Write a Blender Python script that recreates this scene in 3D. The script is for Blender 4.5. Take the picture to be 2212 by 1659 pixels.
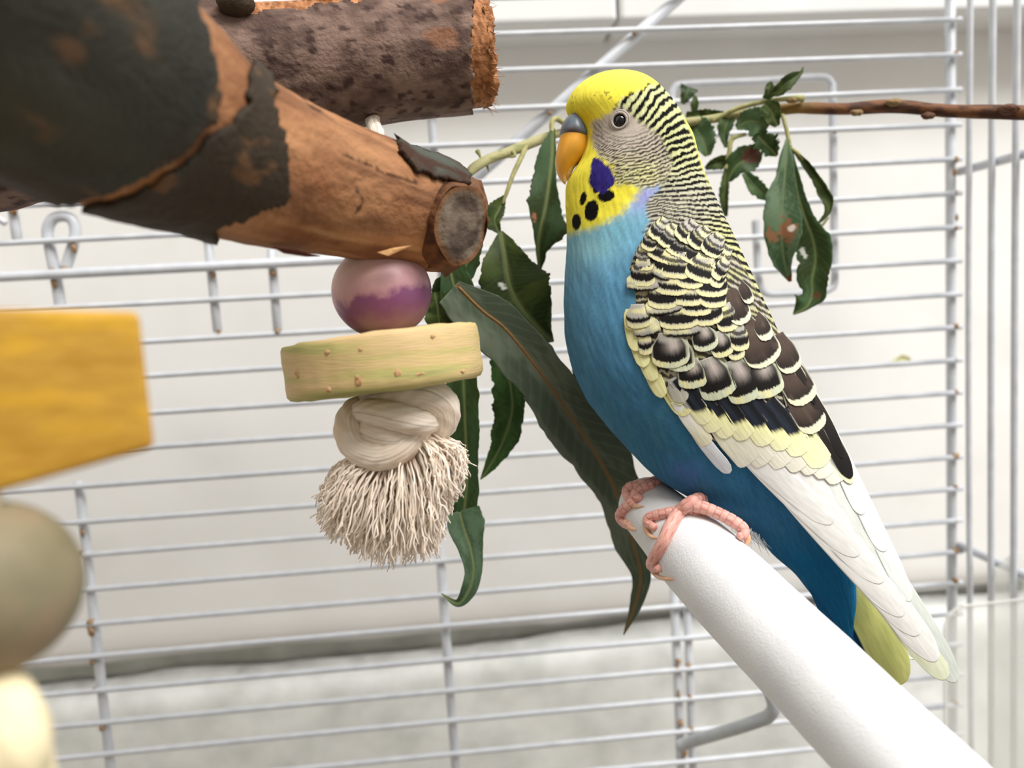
import bpy, math, random
import numpy as np
from mathutils import Vector, Matrix
from mathutils.bvhtree import BVHTree

for o in list(bpy.data.objects):
    bpy.data.objects.remove(o, do_unlink=True)
S = bpy.context.scene
COL = S.collection
rng = np.random.default_rng(7)
random.seed(7)

# ------------------------------------------------------------------ camera
F = 1736.0
CX, CY = 1106.0, 829.5
CAM = np.array([0.0, 0.0, 1.20])
YAW, PIT, ROL = 0.07588812, -0.09782262, -0.05666513
FW = np.array([math.sin(YAW) * math.cos(PIT), math.cos(YAW) * math.cos(PIT), math.sin(PIT)])
_r0 = np.cross(FW, [0, 0, 1]); _r0 /= np.linalg.norm(_r0)
_u0 = np.cross(_r0, FW)
RT = math.cos(ROL) * _r0 + math.sin(ROL) * _u0
UP = np.cross(RT, FW)
cam = bpy.data.cameras.new('camera')
cam.sensor_width = 36.0
cam.lens = 36.0 * F / 2212.0
cam.clip_start = 0.005
cam.clip_end = 50
cam.dof.use_dof = True
cam.dof.focus_distance = 0.189
cam.dof.aperture_fstop = 11.2
camo = bpy.data.objects.new('camera', cam)
COL.objects.link(camo)
camo.matrix_world = Matrix(((RT[0], UP[0], -FW[0], CAM[0]), (RT[1], UP[1], -FW[1], CAM[1]),
                            (RT[2], UP[2], -FW[2], CAM[2]), (0, 0, 0, 1)))
S.camera = camo

# ------------------------------------------------------------------ light
wd = bpy.data.worlds.new('world'); S.world = wd
wd.use_nodes = True
wd.node_tree.nodes['Background'].inputs[0].default_value = (0.98, 0.99, 1.0, 1)
wd.node_tree.nodes['Background'].inputs[1].default_value = 0.88
la = bpy.data.lights.new('ceiling_light', 'AREA')
la.shape = 'RECTANGLE'; la.size = 1.3; la.size_y = 1.0
la.energy = 57
la.color = (1.0, 0.985, 0.96)
lo = bpy.data.objects.new('ceiling_light', la); COL.objects.link(lo)
lo.location = (0.70, -0.68, 2.70)
lo.rotation_euler = (Vector((0.05, 0.22, 1.2)) - Vector(lo.location)).to_track_quat('-Z', 'Y').to_euler()
S.view_settings.view_transform = 'Standard'
S.view_settings.look = 'None'
S.view_settings.gamma = 1.0
S.view_settings.use_curve_mapping = False
S.view_settings.exposure = 0.0

# ------------------------------------------------------------------ helpers
def P(px, py, D):
    return CAM + D * (FW + (px - CX) / F * RT - (py - CY) / F * UP)

def Q(px, py, Y):
    d = FW + (px - CX) / F * RT - (py - CY) / F * UP
    return CAM + d * ((Y - CAM[1]) / d[1])

def lin(c):
    c = np.asarray(c, float) / 255.0
    return np.where(c <= 0.04045, c / 12.92, ((c + 0.055) / 1.055) ** 2.4)

def rgba(c):
    return tuple(float(v) for v in lin(c)) + (1.0,)

def vn(x, y, seed=0):
    x = np.asarray(x, float); y = np.asarray(y, float)
    ix = np.floor(x).astype(np.int64); iy = np.floor(y).astype(np.int64)
    fx = x - ix; fy = y - iy
    fx = fx * fx * (3 - 2 * fx); fy = fy * fy * (3 - 2 * fy)
    def h(a, b):
        n = (a * 374761393 + b * 668265263 + seed * 974634777) & 0xffffffff
        n = ((n ^ (n >> 13)) * 1274126177) & 0xffffffff
        n = n ^ (n >> 16)
        return (n & 0xffff) / 32767.5 - 1.0
    a = h(ix, iy); b = h(ix + 1, iy); c = h(ix, iy + 1); d = h(ix + 1, iy + 1)
    return (a * (1 - fx) + b * fx) * (1 - fy) + (c * (1 - fx) + d * fx) * fy

def fbm(x, y, seed=0, n=3):
    t = 0; a = 1.0; s = 0
    for i in range(n):
        t = t + a * vn(x * 2 ** i, y * 2 ** i, seed + i); s += a; a *= 0.5
    return t / s

def sm(a, b, x):
    t = np.clip((x - a) / (b - a), 0, 1)
    return t * t * (3 - 2 * t)

def cr(pts, n):
    """Catmull-Rom through pts, n samples, roughly even in arc length."""
    p = np.asarray(pts, float)
    if len(p) == 2:
        t = np.linspace(0, 1, n)[:, None]
        return p[0] * (1 - t) + p[1] * t
    q = np.vstack([2 * p[0] - p[1], p, 2 * p[-1] - p[-2]])
    out = []
    m = 24
    for i in range(1, len(q) - 2):
        t = np.linspace(0, 1, m, endpoint=False)[:, None]
        a, b, c, d = q[i - 1], q[i], q[i + 1], q[i + 2]
        out.append(0.5 * (2 * b + (c - a) * t + (2 * a - 5 * b + 4 * c - d) * t ** 2 + (3 * b - a - 3 * c + d) * t ** 3))
    out.append(p[-1][None])
    o = np.vstack(out)
    k = min(3, o.shape[1])
    L = np.concatenate([[0], np.cumsum(np.linalg.norm(np.diff(o[:, :k], axis=0), axis=1))])
    s = np.linspace(0, L[-1], n)
    return np.stack([np.interp(s, L, o[:, j]) for j in range(o.shape[1])], 1)

def props(o, label=None, cat=None, group=None, kind=None):
    if label: o['label'] = label
    if cat: o['category'] = cat
    if group: o['group'] = group
    if kind: o['kind'] = kind
    return o

def empty(name, loc, label, cat, group=None):
    o = bpy.data.objects.new(name, None)
    o.empty_display_size = 0.01
    COL.objects.link(o)
    o.location = tuple(float(v) for v in loc)
    return props(o, label, cat, group)

def root_loc(o):
    p = np.zeros(3)
    while o is not None:
        p += np.array(o.location); o = o.parent
    return p

def mk(name, V, Fc, mat, parent=None, origin=None, col=None, uv=None, smooth=True):
    """mesh object from world-space vertices; faces (n,4) or (n,3) or list of both"""
    V = np.asarray(V, float).reshape(-1, 3)
    if parent is not None:
        org = root_loc(parent)
    else:
        if origin is None:
            mn, mx = V.min(0), V.max(0)
            origin = np.array([(mn[0] + mx[0]) / 2, (mn[1] + mx[1]) / 2, mn[2]])
        org = np.asarray(origin, float)
    W = V - org
    me = bpy.data.meshes.new(name)
    fl = Fc if isinstance(Fc, list) else [Fc]
    fl = [np.asarray(f, np.int32) for f in fl if len(f)]
    nv = len(W); npoly = sum(len(f) for f in fl); nl = sum(f.size for f in fl)
    me.vertices.add(nv); me.loops.add(nl); me.polygons.add(npoly)
    me.vertices.foreach_set('co', W.astype(np.float32).ravel())
    idx = np.concatenate([f.ravel() for f in fl])
    tot = np.concatenate([np.full(len(f), f.shape[1], np.int32) for f in fl])
    st = np.concatenate([[0], np.cumsum(tot)[:-1]]).astype(np.int32)
    me.loops.foreach_set('vertex_index', idx)
    me.polygons.foreach_set('loop_start', st)
    me.polygons.foreach_set('loop_total', tot)
    me.polygons.foreach_set('use_smooth', np.full(npoly, smooth))
    me.update(calc_edges=True)
    if col is not None:
        a = me.color_attributes.new('Col', 'FLOAT_COLOR', 'POINT')
        c4 = np.ones((nv, 4), np.float32); c4[:, :3] = col
        a.data.foreach_set('color', c4.ravel())
    if uv is not None:
        l = me.uv_layers.new(name='UVMap')
        l.data.foreach_set('uv', np.asarray(uv, np.float32)[idx].ravel())
    me.validate()
    if mat: me.materials.append(mat)
    o = bpy.data.objects.new(name, me)
    COL.objects.link(o)
    if parent is not None:
        o.parent = parent
    else:
        o.location = tuple(org)
    return o

def gridf(nr, na, closed=True, off=0):
    i = np.arange(nr - 1)[:, None]
    j = np.arange(na if closed else na - 1)[None]
    j2 = (j + 1) % na
    return np.stack([i * na + j, i * na + j2, (i + 1) * na + j2, (i + 1) * na + j], -1).reshape(-1, 4) + off

def frames(pts):
    T = np.gradient(pts, axis=0)
    T /= np.linalg.norm(T, axis=1)[:, None] + 1e-15
    a = np.array([0, 0, 1.0]) if abs(T[0][2]) < 0.9 else np.array([1.0, 0, 0])
    n = np.cross(T[0], a); n /= np.linalg.norm(n)
    N = [n]
    for i in range(1, len(pts)):
        n = N[-1] - T[i] * np.dot(N[-1], T[i]); n /= np.linalg.norm(n) + 1e-15
        N.append(n)
    N = np.array(N)
    return T, N, np.cross(T, N)

def tube(pts, rad, na=10, caps=True, disp=None, off=0):
    """returns verts, quads, uv; ends closed by shrunken rings"""
    pts = np.asarray(pts, float)
    rad = np.broadcast_to(np.asarray(rad, float), (len(pts),)).copy()
    if caps:
        T0 = pts[0] - pts[1]; T0 /= np.linalg.norm(T0) + 1e-15
        T1 = pts[-1] - pts[-2]; T1 /= np.linalg.norm(T1) + 1e-15
        e = 0.35
        pts = np.vstack([pts[0] + T0 * rad[0] * e, pts[0] + T0 * rad[0] * e * 0.72, pts, pts[-1] + T1 * rad[-1] * e * 0.72, pts[-1] + T1 * rad[-1] * e])
        rad = np.concatenate([[rad[0] * 0.02, rad[0] * 0.72], rad, [rad[-1] * 0.72, rad[-1] * 0.02]])
    T, N, B = frames(pts)
    ph = np.linspace(0, 2 * np.pi, na, endpoint=False)
    L = np.concatenate([[0], np.cumsum(np.linalg.norm(np.diff(pts, axis=0), axis=1))])
    R = rad[:, None] * np.ones((1, na))
    if disp is not None:
        R = R * (1 + disp(L[:, None] + 0 * R, ph[None] + 0 * R))
    V = pts[:, None] + R[..., None] * (np.cos(ph)[None, :, None] * N[:, None] + np.sin(ph)[None, :, None] * B[:, None])
    uv = np.stack([L[:, None] + 0 * R, ph[None] / (2 * np.pi) + 0 * R], -1)
    return V.reshape(-1, 3), gridf(len(pts), na, True, off), uv.reshape(-1, 2)

class MB:
    def __init__(s): s.V = []; s.F = []; s.U = []; s.n = 0; s.C = []
    def add(s, V, Fq, U=None, C=None):
        s.V.append(V); s.F.append(np.asarray(Fq) + s.n); s.n += len(V)
        s.U.append(U if U is not None else np.zeros((len(V), 2)))
        if C is not None: s.C.append(np.broadcast_to(C, (len(V), 3)))
    def tube(s, pts, rad, **k):
        V, q, U = tube(pts, rad, **k); s.add(V, q, U)
    def build(s, name, mat, parent=None, **k):
        return mk(name, np.vstack(s.V), np.vstack(s.F), mat, parent, uv=np.vstack(s.U), col=np.vstack(s.C) if s.C else None, **k)

def box(c, ax, ay, az, hx, hy, hz):
    c = np.asarray(c, float)
    V = np.array([c + sx * hx * ax + sy * hy * ay + sz * hz * az for sx in (-1, 1) for sy in (-1, 1) for sz in (-1, 1)])
    Fq = np.array([[0, 1, 3, 2], [4, 6, 7, 5], [0, 4, 5, 1], [2, 3, 7, 6], [0, 2, 6, 4], [1, 5, 7, 3]])
    return V, Fq

def bevel(o, w, seg=3):
    m = o.modifiers.new('bevel', 'BEVEL'); m.width = w; m.segments = seg; m.limit_method = 'ANGLE'
    return o

def inpoly(x, y, poly):
    poly = np.asarray(poly, float)
    ins = np.zeros(np.shape(x), bool)
    j = len(poly) - 1
    for i in range(len(poly)):
        xi, yi = poly[i]; xj, yj = poly[j]
        c = ((yi > y) != (yj > y)) & (x < (xj - xi) * (y - yi) / (yj - yi + 1e-12) + xi)
        ins ^= c; j = i
    return ins

def sdf(x, y, poly):
    """signed distance, positive inside"""
    poly = np.asarray(poly, float)
    d = np.full(np.shape(x), 1e9)
    for i in range(len(poly)):
        a = poly[i]; b = poly[(i + 1) % len(poly)]
        e = b - a
        t = np.clip(((x - a[0]) * e[0] + (y - a[1]) * e[1]) / (e @ e), 0, 1)
        d = np.minimum(d, np.hypot(x - a[0] - t * e[0], y - a[1] - t * e[1]))
    return np.where(inpoly(x, y, poly), d, -d)

# ------------------------------------------------------------------ materials
def mat(name, rough=0.6, spec=0.3):
    m = bpy.data.materials.new(name); m.use_nodes = True
    b = m.node_tree.nodes['Principled BSDF']
    b.inputs['Roughness'].default_value = rough
    b.inputs['Specular IOR Level'].default_value = spec
    return m, m.node_tree.nodes, m.node_tree.links, b

def noise_mat(name, cols, scale, detail=6, rough=0.6, spec=0.3, bump=0.0, bscale=None, bdist=0.001, stretch=None, uvs=False, lo=0.3, hi=0.7):
    m, N, L, b = mat(name, rough, spec)
    tc = N.new('ShaderNodeTexCoord')
    src = tc.outputs['UV' if uvs else 'Object']
    if stretch:
        mp = N.new('ShaderNodeMapping'); mp.inputs['Scale'].default_value = stretch
        L.new(src, mp.inputs['Vector']); src = mp.outputs['Vector']
    n = N.new('ShaderNodeTexNoise'); n.inputs['Scale'].default_value = scale; n.inputs['Detail'].default_value = detail
    L.new(src, n.inputs['Vector'])
    r = N.new('ShaderNodeValToRGB')
    el = r.color_ramp.elements
    for i, c in enumerate(cols):
        pos = lo + (hi - lo) * i / max(1, len(cols) - 1)
        e = el[i] if i < 2 else el.new(pos)
        e.position = pos; e.color = rgba(c)
    L.new(n.outputs['Fac'], r.inputs['Fac']); L.new(r.outputs['Color'], b.inputs['Base Color'])
    if bump:
        n2 = N.new('ShaderNodeTexNoise'); n2.inputs['Scale'].default_value = bscale or scale * 2; n2.inputs['Detail'].default_value = 8
        L.new(src, n2.inputs['Vector'])
        bp = N.new('ShaderNodeBump'); bp.inputs['Strength'].default_value = bump; bp.inputs['Distance'].default_value = bdist
        L.new(n2.outputs['Fac'], bp.inputs['Height']); L.new(bp.outputs['Normal'], b.inputs['Normal'])
    return m

def col_mat(name, rough=0.6, spec=0.3, bump=0.0, bscale=2000, bdist=0.0003, sheen=0.0, trans=0.0, sss=0.0, stretch=None):
    m, N, L, b = mat(name, rough, spec)
    a = N.new('ShaderNodeAttribute'); a.attribute_name = 'Col'
    L.new(a.outputs['Color'], b.inputs['Base Color'])
    if sheen: b.inputs['Sheen Weight'].default_value = sheen
    if sss:
        b.inputs['Subsurface Weight'].default_value = sss
        b.inputs['Subsurface Radius'].default_value = (1.0, 0.5, 0.35)
        b.inputs['Subsurface Scale'].default_value = 0.001
    if bump:
        tc = N.new('ShaderNodeTexCoord'); src = tc.outputs['Object']
        if stretch:
            mp = N.new('ShaderNodeMapping'); mp.inputs['Scale'].default_value = stretch
            L.new(src, mp.inputs['Vector']); src = mp.outputs['Vector']
        n2 = N.new('ShaderNodeTexNoise'); n2.inputs['Scale'].default_value = bscale; n2.inputs['Detail'].default_value = 6
        L.new(src, n2.inputs['Vector'])
        bp = N.new('ShaderNodeBump'); bp.inputs['Strength'].default_value = bump; bp.inputs['Distance'].default_value = bdist
        L.new(n2.outputs['Fac'], bp.inputs['Height']); L.new(bp.outputs['Normal'], b.inputs['Normal'])
    return m

M = {}
M['wall_smooth'] = noise_mat('painted_wall', [(234, 232, 227), (242, 240, 236), (244, 242, 238)], 22, rough=0.55, bump=0.12, bscale=120, bdist=0.001, lo=0.25, hi=0.6)
M['wall_rough'] = noise_mat('painted_block', [(216, 218, 213), (232, 233, 229), (244, 245, 241)], 45, rough=0.55, bump=0.28, bscale=60, bdist=0.003, lo=0.3, hi=0.6)
M['trim'] = noise_mat('painted_trim', [(226, 226, 224), (236, 236, 235)], 15, rough=0.4, bump=0.05, bscale=80)
M['mortar'] = noise_mat('mortar', [(186, 188, 178), (214, 215, 208)], 60, rough=0.8, bump=0.5, bscale=150)
M['floor'] = noise_mat('floor_boards', [(120, 105, 90), (150, 132, 112)], 6, rough=0.5)
M['wire'] = noise_mat('white_coated_wire', [(194, 197, 203), (212, 215, 220)], 150, rough=0.32, spec=0.5, bump=0.06, bscale=500, bdist=0.0005)
M['rust'] = noise_mat('rust', [(112, 78, 46), (164, 126, 84), (206, 194, 174)], 900, rough=0.9, bump=0.6, bscale=1500, bdist=0.0006)
M['bracket'] = noise_mat('grey_coated_wire', [(176, 181, 186), (192, 196, 201)], 200, rough=0.35, spec=0.5)
M['stain'] = noise_mat('yellow_stain', [(232, 226, 120), (228, 224, 190)], 300, rough=0.6)

# ------------------------------------------------------------------ wall and ledge, then unseen floor and walls added to shape the light
X3, Y3, Z3 = np.eye(3)
YB = 0.30          # back plane of the cage
YW = 0.365         # wall face
zj = Q(1100, 1388, YW)[2]
zt = Q(1330, 47, YW - 0.028)[2]
V, q = box((0.0, YW + 0.06, 1.2), X3, Y3, Z3, 1.3, 0.048, 1.2)
wall = props(mk('wall_back', V, q, M['mortar'], smooth=False), kind='structure')
def wall_block(x0, x1, z0, z1, yf, mt, seed, amp, rise=0.0):
    nx = int((x1 - x0) / 0.006) + 2; nz = int((z1 - z0) / 0.006) + 2
    xs = np.linspace(x0, x1, nx); zs = np.linspace(z0, z1, nz)
    Xg, Zg = np.meshgrid(xs, zs, indexing='ij')
    edge = np.minimum(np.minimum(Xg - x0, x1 - Xg), np.minimum(Zg - z0, z1 - Zg))
    rnd = 0.012 * (1 - np.clip(edge / 0.010, 0, 1)) ** 2
    Yg = yf + rnd + amp * fbm(Xg * 38, Zg * 38, seed)
    Zg = Zg + np.where((Zg > z1 - 0.004) | (Zg < z0 + 0.004), 0.0022 * fbm(Xg * 22, Zg * 0, seed + 5), 0)
    Zg = Zg + rise * sm(-0.06, 0.10, Xg) * (Zg - z0) / (z1 - z0)
    front = np.stack([Xg, Yg, Zg], -1).reshape(-1, 3)
    back = front.copy(); back[:, 1] = YW + 0.03
    Fq = [gridf(nx, nz, False)]
    n = len(front); idx = np.arange(n).reshape(nx, nz)
    ring = np.concatenate([idx[:, 0], idx[-1, 1:], idx[-2::-1, -1], idx[0, -2:0:-1]])
    r2 = np.roll(ring, -1)
    Fq.append(np.stack([ring, ring + n, r2 + n, r2], 1))
    return mk('block', np.vstack([front, back]), np.vstack(Fq), mt, wall)
up = wall_block(-0.62, 0.70, zj + 0.003, zj + 0.315, YW, M['wall_smooth'], 3, 0.0006)
for x0, x1 in ((-1.2, -0.628), (0.708, 1.2)):
    wall_block(x0, x1, zj + 0.003, zj + 0.315, YW, M['wall_smooth'], 9, 0.0006)
for i, (x0, x1) in enumerate(((-0.80, -0.303), (-0.297, 0.35), (0.356, 0.9))):
    wall_block(x0, x1, zj - 0.19, zj - 0.003, YW - 0.006 + 0.001 * (i % 2), M['wall_rough'], 11 + i, 0.0013, 0.0042)
    wall_block(x0 - 0.2, x1 - 0.2, zj - 0.39, zj - 0.195, YW - 0.005, M['wall_rough'], 21 + i, 0.0016)
# small yellow smear on the paint
c = Q(1950, 778, YW - 0.0006); a = np.linspace(0, 2 * np.pi, 28, endpoint=False)
rr = 1 + 0.3 * vn(np.cos(a) * 2, np.sin(a) * 2, 4)
ring = np.stack([c[0] + 0.0042 * rr * np.cos(a), c[1] + 0 * a, c[2] + 0.0020 * rr * np.sin(a)], 1)
ring2 = ring + [0, 0.0009, 0]
V = np.vstack([ring, ring2, c[None] - [0, 0.0002, 0]])
q = [np.stack([np.arange(28), (np.arange(28) + 1) % 28, (np.arange(28) + 1) % 28 + 28, np.arange(28) + 28], 1), np.stack([np.arange(28), (np.arange(28) + 1) % 28, np.full(28, 56)], 1)]
props(mk('paint_smear', V, q, M['stain'], wall), label='small yellow smear on the white paint')
xj = Q(1335, 20, YW - 0.028)[0]
tr = None
for i, (x0, x1) in enumerate(((-1.2, xj - 0.0006), (xj + 0.0006, 1.2))):
    V, q = box(((x0 + x1) / 2, YW - 0.010, zt + 0.06), X3, Y3, Z3, (x1 - x0) / 2, 0.019, 0.06)
    if tr is None:
        tr = props(mk('trim_1', V, q, M['trim'], smooth=False), kind='structure'); bevel(tr, 0.002)
        tr['label'] = 'white painted ledge board along the top of the wall, left length'
    else:
        t2 = props(mk('trim_2', V, q, M['trim'], smooth=False), kind='structure'); bevel(t2, 0.002)
        t2['label'] = 'white painted ledge board along the top of the wall, right length'
V, q = box((0, -0.6, -0.02), X3, Y3, Z3, 1.6, 1.2, 0.02)
props(mk('floor', V, q, M['floor'], smooth=False), kind='structure')  # unseen floor, added to block ambient light from below
M['room'] = noise_mat('room_wall', [(150, 145, 138), (162, 157, 150)], 4, rough=0.7)
M['room_light'] = noise_mat('room_wall_white', [(216, 214, 209), (224, 222, 217)], 4, rough=0.7)
V, q = box((0, -1.12, 1.45), X3, Y3, Z3, 1.5, 0.03, 1.45)
props(mk('wall_front', V, q, M['room'], smooth=False), kind='structure')  # unseen wall behind the camera, added to block ambient light on that side
V, q = box((-1.36, -0.35, 1.45), X3, Y3, Z3, 0.03, 0.78, 1.45)
props(mk('wall_left', V, q, M['room_light'], smooth=False), kind='structure')  # unseen side wall, added to block ambient; pale to bounce fill from the left

# ------------------------------------------------------------------ cage
cage = empty('bird_cage', (0.0, YB, CAM[2] - 0.32), 'white coated wire bird cage with rusty welds around the budgerigar', 'bird cage')
Z0, DZ = 0.09734234 + CAM[2], 0.01286353
XR, XL = 0.19769463, -0.13835536
WR = 0.00105
tilt = {4: -0.0020, 5: -0.0015, 7: 0.0013}
def wire(name, pts, r, n=None, mt='wire', na=12, **k):
    p = cr(pts, n or max(2, 14 * (len(pts) - 1))) if len(pts) > 2 else np.asarray(pts, float)
    V, q, U = tube(p, r, na=na)
    return mk(name, V, q, M[mt], cage, uv=U)
RUST = None
def rust(p, sc=1.0, elong=1.0):
    global RUST
    if RUST is None:
        th = np.linspace(0, np.pi, 7); ph = np.linspace(0, 2 * np.pi, 9, endpoint=False)
        A, B = np.meshgrid(th, ph, indexing='ij')
        r = 0.0016 * (1 + 0.3 * vn(A * 2 + 5, B * 2, 3))
        V = np.stack([r * np.sin(A) * np.cos(B), r * np.sin(A) * np.sin(B), r * np.cos(A)], -1).reshape(-1, 3)
        RUST = mk('rust_spot', V + np.array(cage.location), gridf(7, 9), M['rust'], cage)
        o = RUST
    else:
        o = RUST.copy(); COL.objects.link(o)
    o.location = tuple(np.asarray(p) - root_loc(cage))
    o.rotation_euler = (random.uniform(0, 6), random.uniform(0, 6), random.uniform(0, 6)) if elong == 1.0 else (0, 0, 0)
    sc *= 0.7; o.scale = (sc, sc, sc * elong)
for k in range(-1, 24):
    z = Z0 - DZ * k
    sag = 0.0004 * math.sin(k * 2.3)
    wire('horizontal_wire', [(-0.26, YB, z + tilt.get(k, 0)), (-0.03, YB + 0.0005 * math.sin(k), z + tilt.get(k, 0) * 0.5 + sag), (XR + 0.0022, YB - 0.0006, z)], WR, n=12)
YP = YB + 0.0026
zbot = Z0 - DZ * 24
wire('corner_post', [(XR, YP, Z0 + 0.06), (XR, YP, zbot)], 0.0019)
wire('vertical_wire', [(XL, YP, Z0 - DZ * 11.9), (XL, YP, zbot)], 0.0018)
xm = Q(951, 1211, YP)[0]
wire('vertical_wire', [(xm, YP, Q(945, 1150, YP)[2]), (xm + 0.0008, YP, zbot)], 0.0018)
xm2 = Q(934, 280, YP)[0]
wire('vertical_wire', [(xm2, YP, Z0 + 0.05), (xm2, YP, Z0 - DZ * 7.2)], 0.0016)
xd = 0.08258134
wire('vertical_wire', [(xd, YP, Q(1461, 1235, YP)[2]), (xd, YP, zbot)], 0.0018)
xd2 = Q(1487, 1400, YP)[0]
wire('vertical_wire', [(xd2, YP - 0.0003, Q(1487, 1230, YP)[2]), (xd2, YP - 0.0003, zbot)], 0.0016)
# door sill and latch pieces on the left
zs_ = Q(150, 592, YB)[2]
wire('door_sill', [(-0.26, YB - 0.001, zs_ + 0.0003), (Q(900, 560, YB)[0], YB - 0.001, zs_)], 0.0018)
for (xa, ya, xb, yb) in ((27, 446, 38, 522), (448, 505, 470, 716), (586, 540, 600, 716)):
    wire('latch_bar', [Q(xa, ya, YP), Q(xb, yb, YP)], 0.0017)
wire('latch_loop', [Q(131, 662, YP), Q(121, 600, YP), Q(108, 535, YP), Q(103, 497, YP), Q(114, 474, YP), Q(135, 467, YP), Q(155, 474, YP), Q(163, 497, YP), Q(158, 530, YP), Q(141, 581, YP)], 0.0020, n=60)
wire('latch_bar', [Q(-20, 462, YB - 0.004), Q(12, 482, YB - 0.004)], 0.0012)
# rounded frame of the feeder opening
wire('feeder_frame', [Q(1632, 478, YP + .001), Q(1636, 560, YP + .001), Q(1640, 610, YP + .001), Q(1650, 630, YP + .001), Q(1675, 635, YP + .001), Q(1770, 630, YP + .001), Q(1795, 622, YP + .001), Q(1803, 600, YP + .001),
                      Q(1801, 450, YP + .001), Q(1798, 205, YP + .001), Q(1793, 178, YP + .001), Q(1770, 167, YP + .001), Q(1640, 175, YP + .001), Q(1480, 182, YP + .001), Q(1456, 192, YP + .001), Q(1450, 220, YP + .001), Q(1452, 340, YP + .001)], 0.0015, n=140)
# diagonal brace behind the wires
wire('diagonal_brace', [Q(1000, 408, YP + .0008), Q(1500, -35, YP + .0008)], 0.0022)
# side panel on the right coming toward the viewer
for d in (0.0098, 0.0216, 0.0338, 0.046, 0.058, 0.07):
    bow = 0.0012 if d < 0.02 else 0.0005
    wire('side_wire', [(XR + 0.0002, YB - d, Z0 + 0.07), (XR - bow, YB - d, 1.18), (XR, YB - d, zbot)], 0.0011 if d < .02 else 0.0012, n=24)
for (px, py) in ((2070, 370), (2070, 1180)):
    z = Q(px, py, YB)[2]
    wire('side_rail', [(XR + 0.0025, YB + 0.001, z), (XR + 0.0025, YB - 0.09, z)], 0.0017)
# rust at the welds
for py, s in ((40, .7), (115, .9), (345, 1.1), (417, .9), (492, 1.0), (705, 1.1), (777, .8), (847, 1.0), (985, 1.2), (1052, .9), (1125, .8), (1189, 1.1), (1255, 1.2), (1325, .9), (1517, 1.0)):
    rust(Q(2064, py, YB - 0.0008), s)
for (x, y, s, e) in ((2062, 372, .7, 2.0), (2067, 470, .5, 2.5), (2093, 388, .6, 1.5), (2095, 1170, .8, 1.4), (2100, 1195, .8, 1.0)):
    rust(Q(x, y, YB - 0.0012), s, e)
for (x, y, s, e) in ((170, 1195, .9, 1), (178, 1150, .7, 2), (196, 1345, 1.2, 1), (197, 1362, 1.2, 1.6), (199, 1430, .8, 1.2), (204, 1490, .9, 1), (220, 1572, 1.0, 1),
                     (29, 452, 1.3, 1.3), (36, 521, .7, 1), (160, 535, .9, 1.8), (140, 581, 1.0, 1), (113, 585, 1.1, 1), (117, 612, .9, 1.6), (460, 594, .9, 1), (590, 590, 1.1, 1), (600, 715, 1, 1), (472, 716, .7, 1),
                     (1465, 1428, 1, 1), (1463, 1444, .9, 1.5), (1487, 1436, .9, 1), (1490, 1505, .9, 1), (1470, 1562, 1.1, 1.2), (1494, 1575, 1, 1), (1478, 1622, 1.2, 2.0), (1466, 1500, .6, 3), (1371, 72, .8, 1), (1188, 244, .8, 1), (1803, 285, .7, 1), (1700, 168, .8, 1)):
    rust(Q(x, y, YP - 0.0026), s, e)
# grey bracket behind the perch
wire('bracket', [P(1468, 1612, .293), P(1500, 1600, .288), P(1590, 1573, .270), P(1640, 1556, .262), P(1662, 1545, .259), P(1672, 1525, .257), P(1664, 1497, .257), P(1652, 1450, .257), P(1640, 1400, .257)], 0.0022, n=60, mt='bracket')

# clear plastic seed guard in the lower right corner
mg, N, L, b = mat('clear_plastic', 0.12, 0.5)
b.inputs['Base Color'].default_value = rgba((236, 236, 230)); b.inputs['Alpha'].default_value = 0.30
guard_o = P(2150, 1700, .283)
guard = empty('seed_guard', guard_o, 'clear plastic seed guard in the lower right corner beyond the tail tip', 'seed guard')
def plate(name, pts, D, th):
    f0 = np.array([P(x, y, D) for x, y in pts]); f1 = f0 + FW * th
    n = len(pts); i = np.arange(n); j = (i + 1) % n
    me = mk(name, np.vstack([f0, f1]), [np.stack([i, j, j + n, i + n], 1)], mg, guard, smooth=False)
    bm_f = [list(range(n)), list(range(2 * n - 1, n - 1, -1))]
    import bmesh
    bm = bmesh.new(); bm.from_mesh(me.data); bm.verts.ensure_lookup_table()
    for f in bm_f: bm.faces.new([bm.verts[k] for k in f])
    bmesh.ops.recalc_face_normals(bm, faces=bm.faces); bm.to_mesh(me.data); bm.free()
    return me
arc = lambda cx_, cy_, r, a0, a1, n=8: [(cx_ + r * math.cos(math.radians(a)), cy_ - r * math.sin(math.radians(a))) for a in np.linspace(a0, a1, n)]
plate('front_panel', [(2042, 1760)] + arc(2092, 1358, 50, 180, 90) + [(2300, 1285), (2300, 1760)], .278, 0.0010)
plate('rear_panel', [(2150, 1760)] + arc(2215, 1258, 65, 180, 90) + [(2320, 1185), (2320, 1760)], .2895, 0.0010)
gb = MB(); gb.tube(cr([P(2042, 1760, .2782), P(2042, 1500, .2782)] + [P(x, y, .2782) for x, y in arc(2092, 1358, 50, 180, 90)] + [P(2300, 1285, .2782)], 60), 0.0008, na=8)
gb.build('rim', mg, guard)

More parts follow.
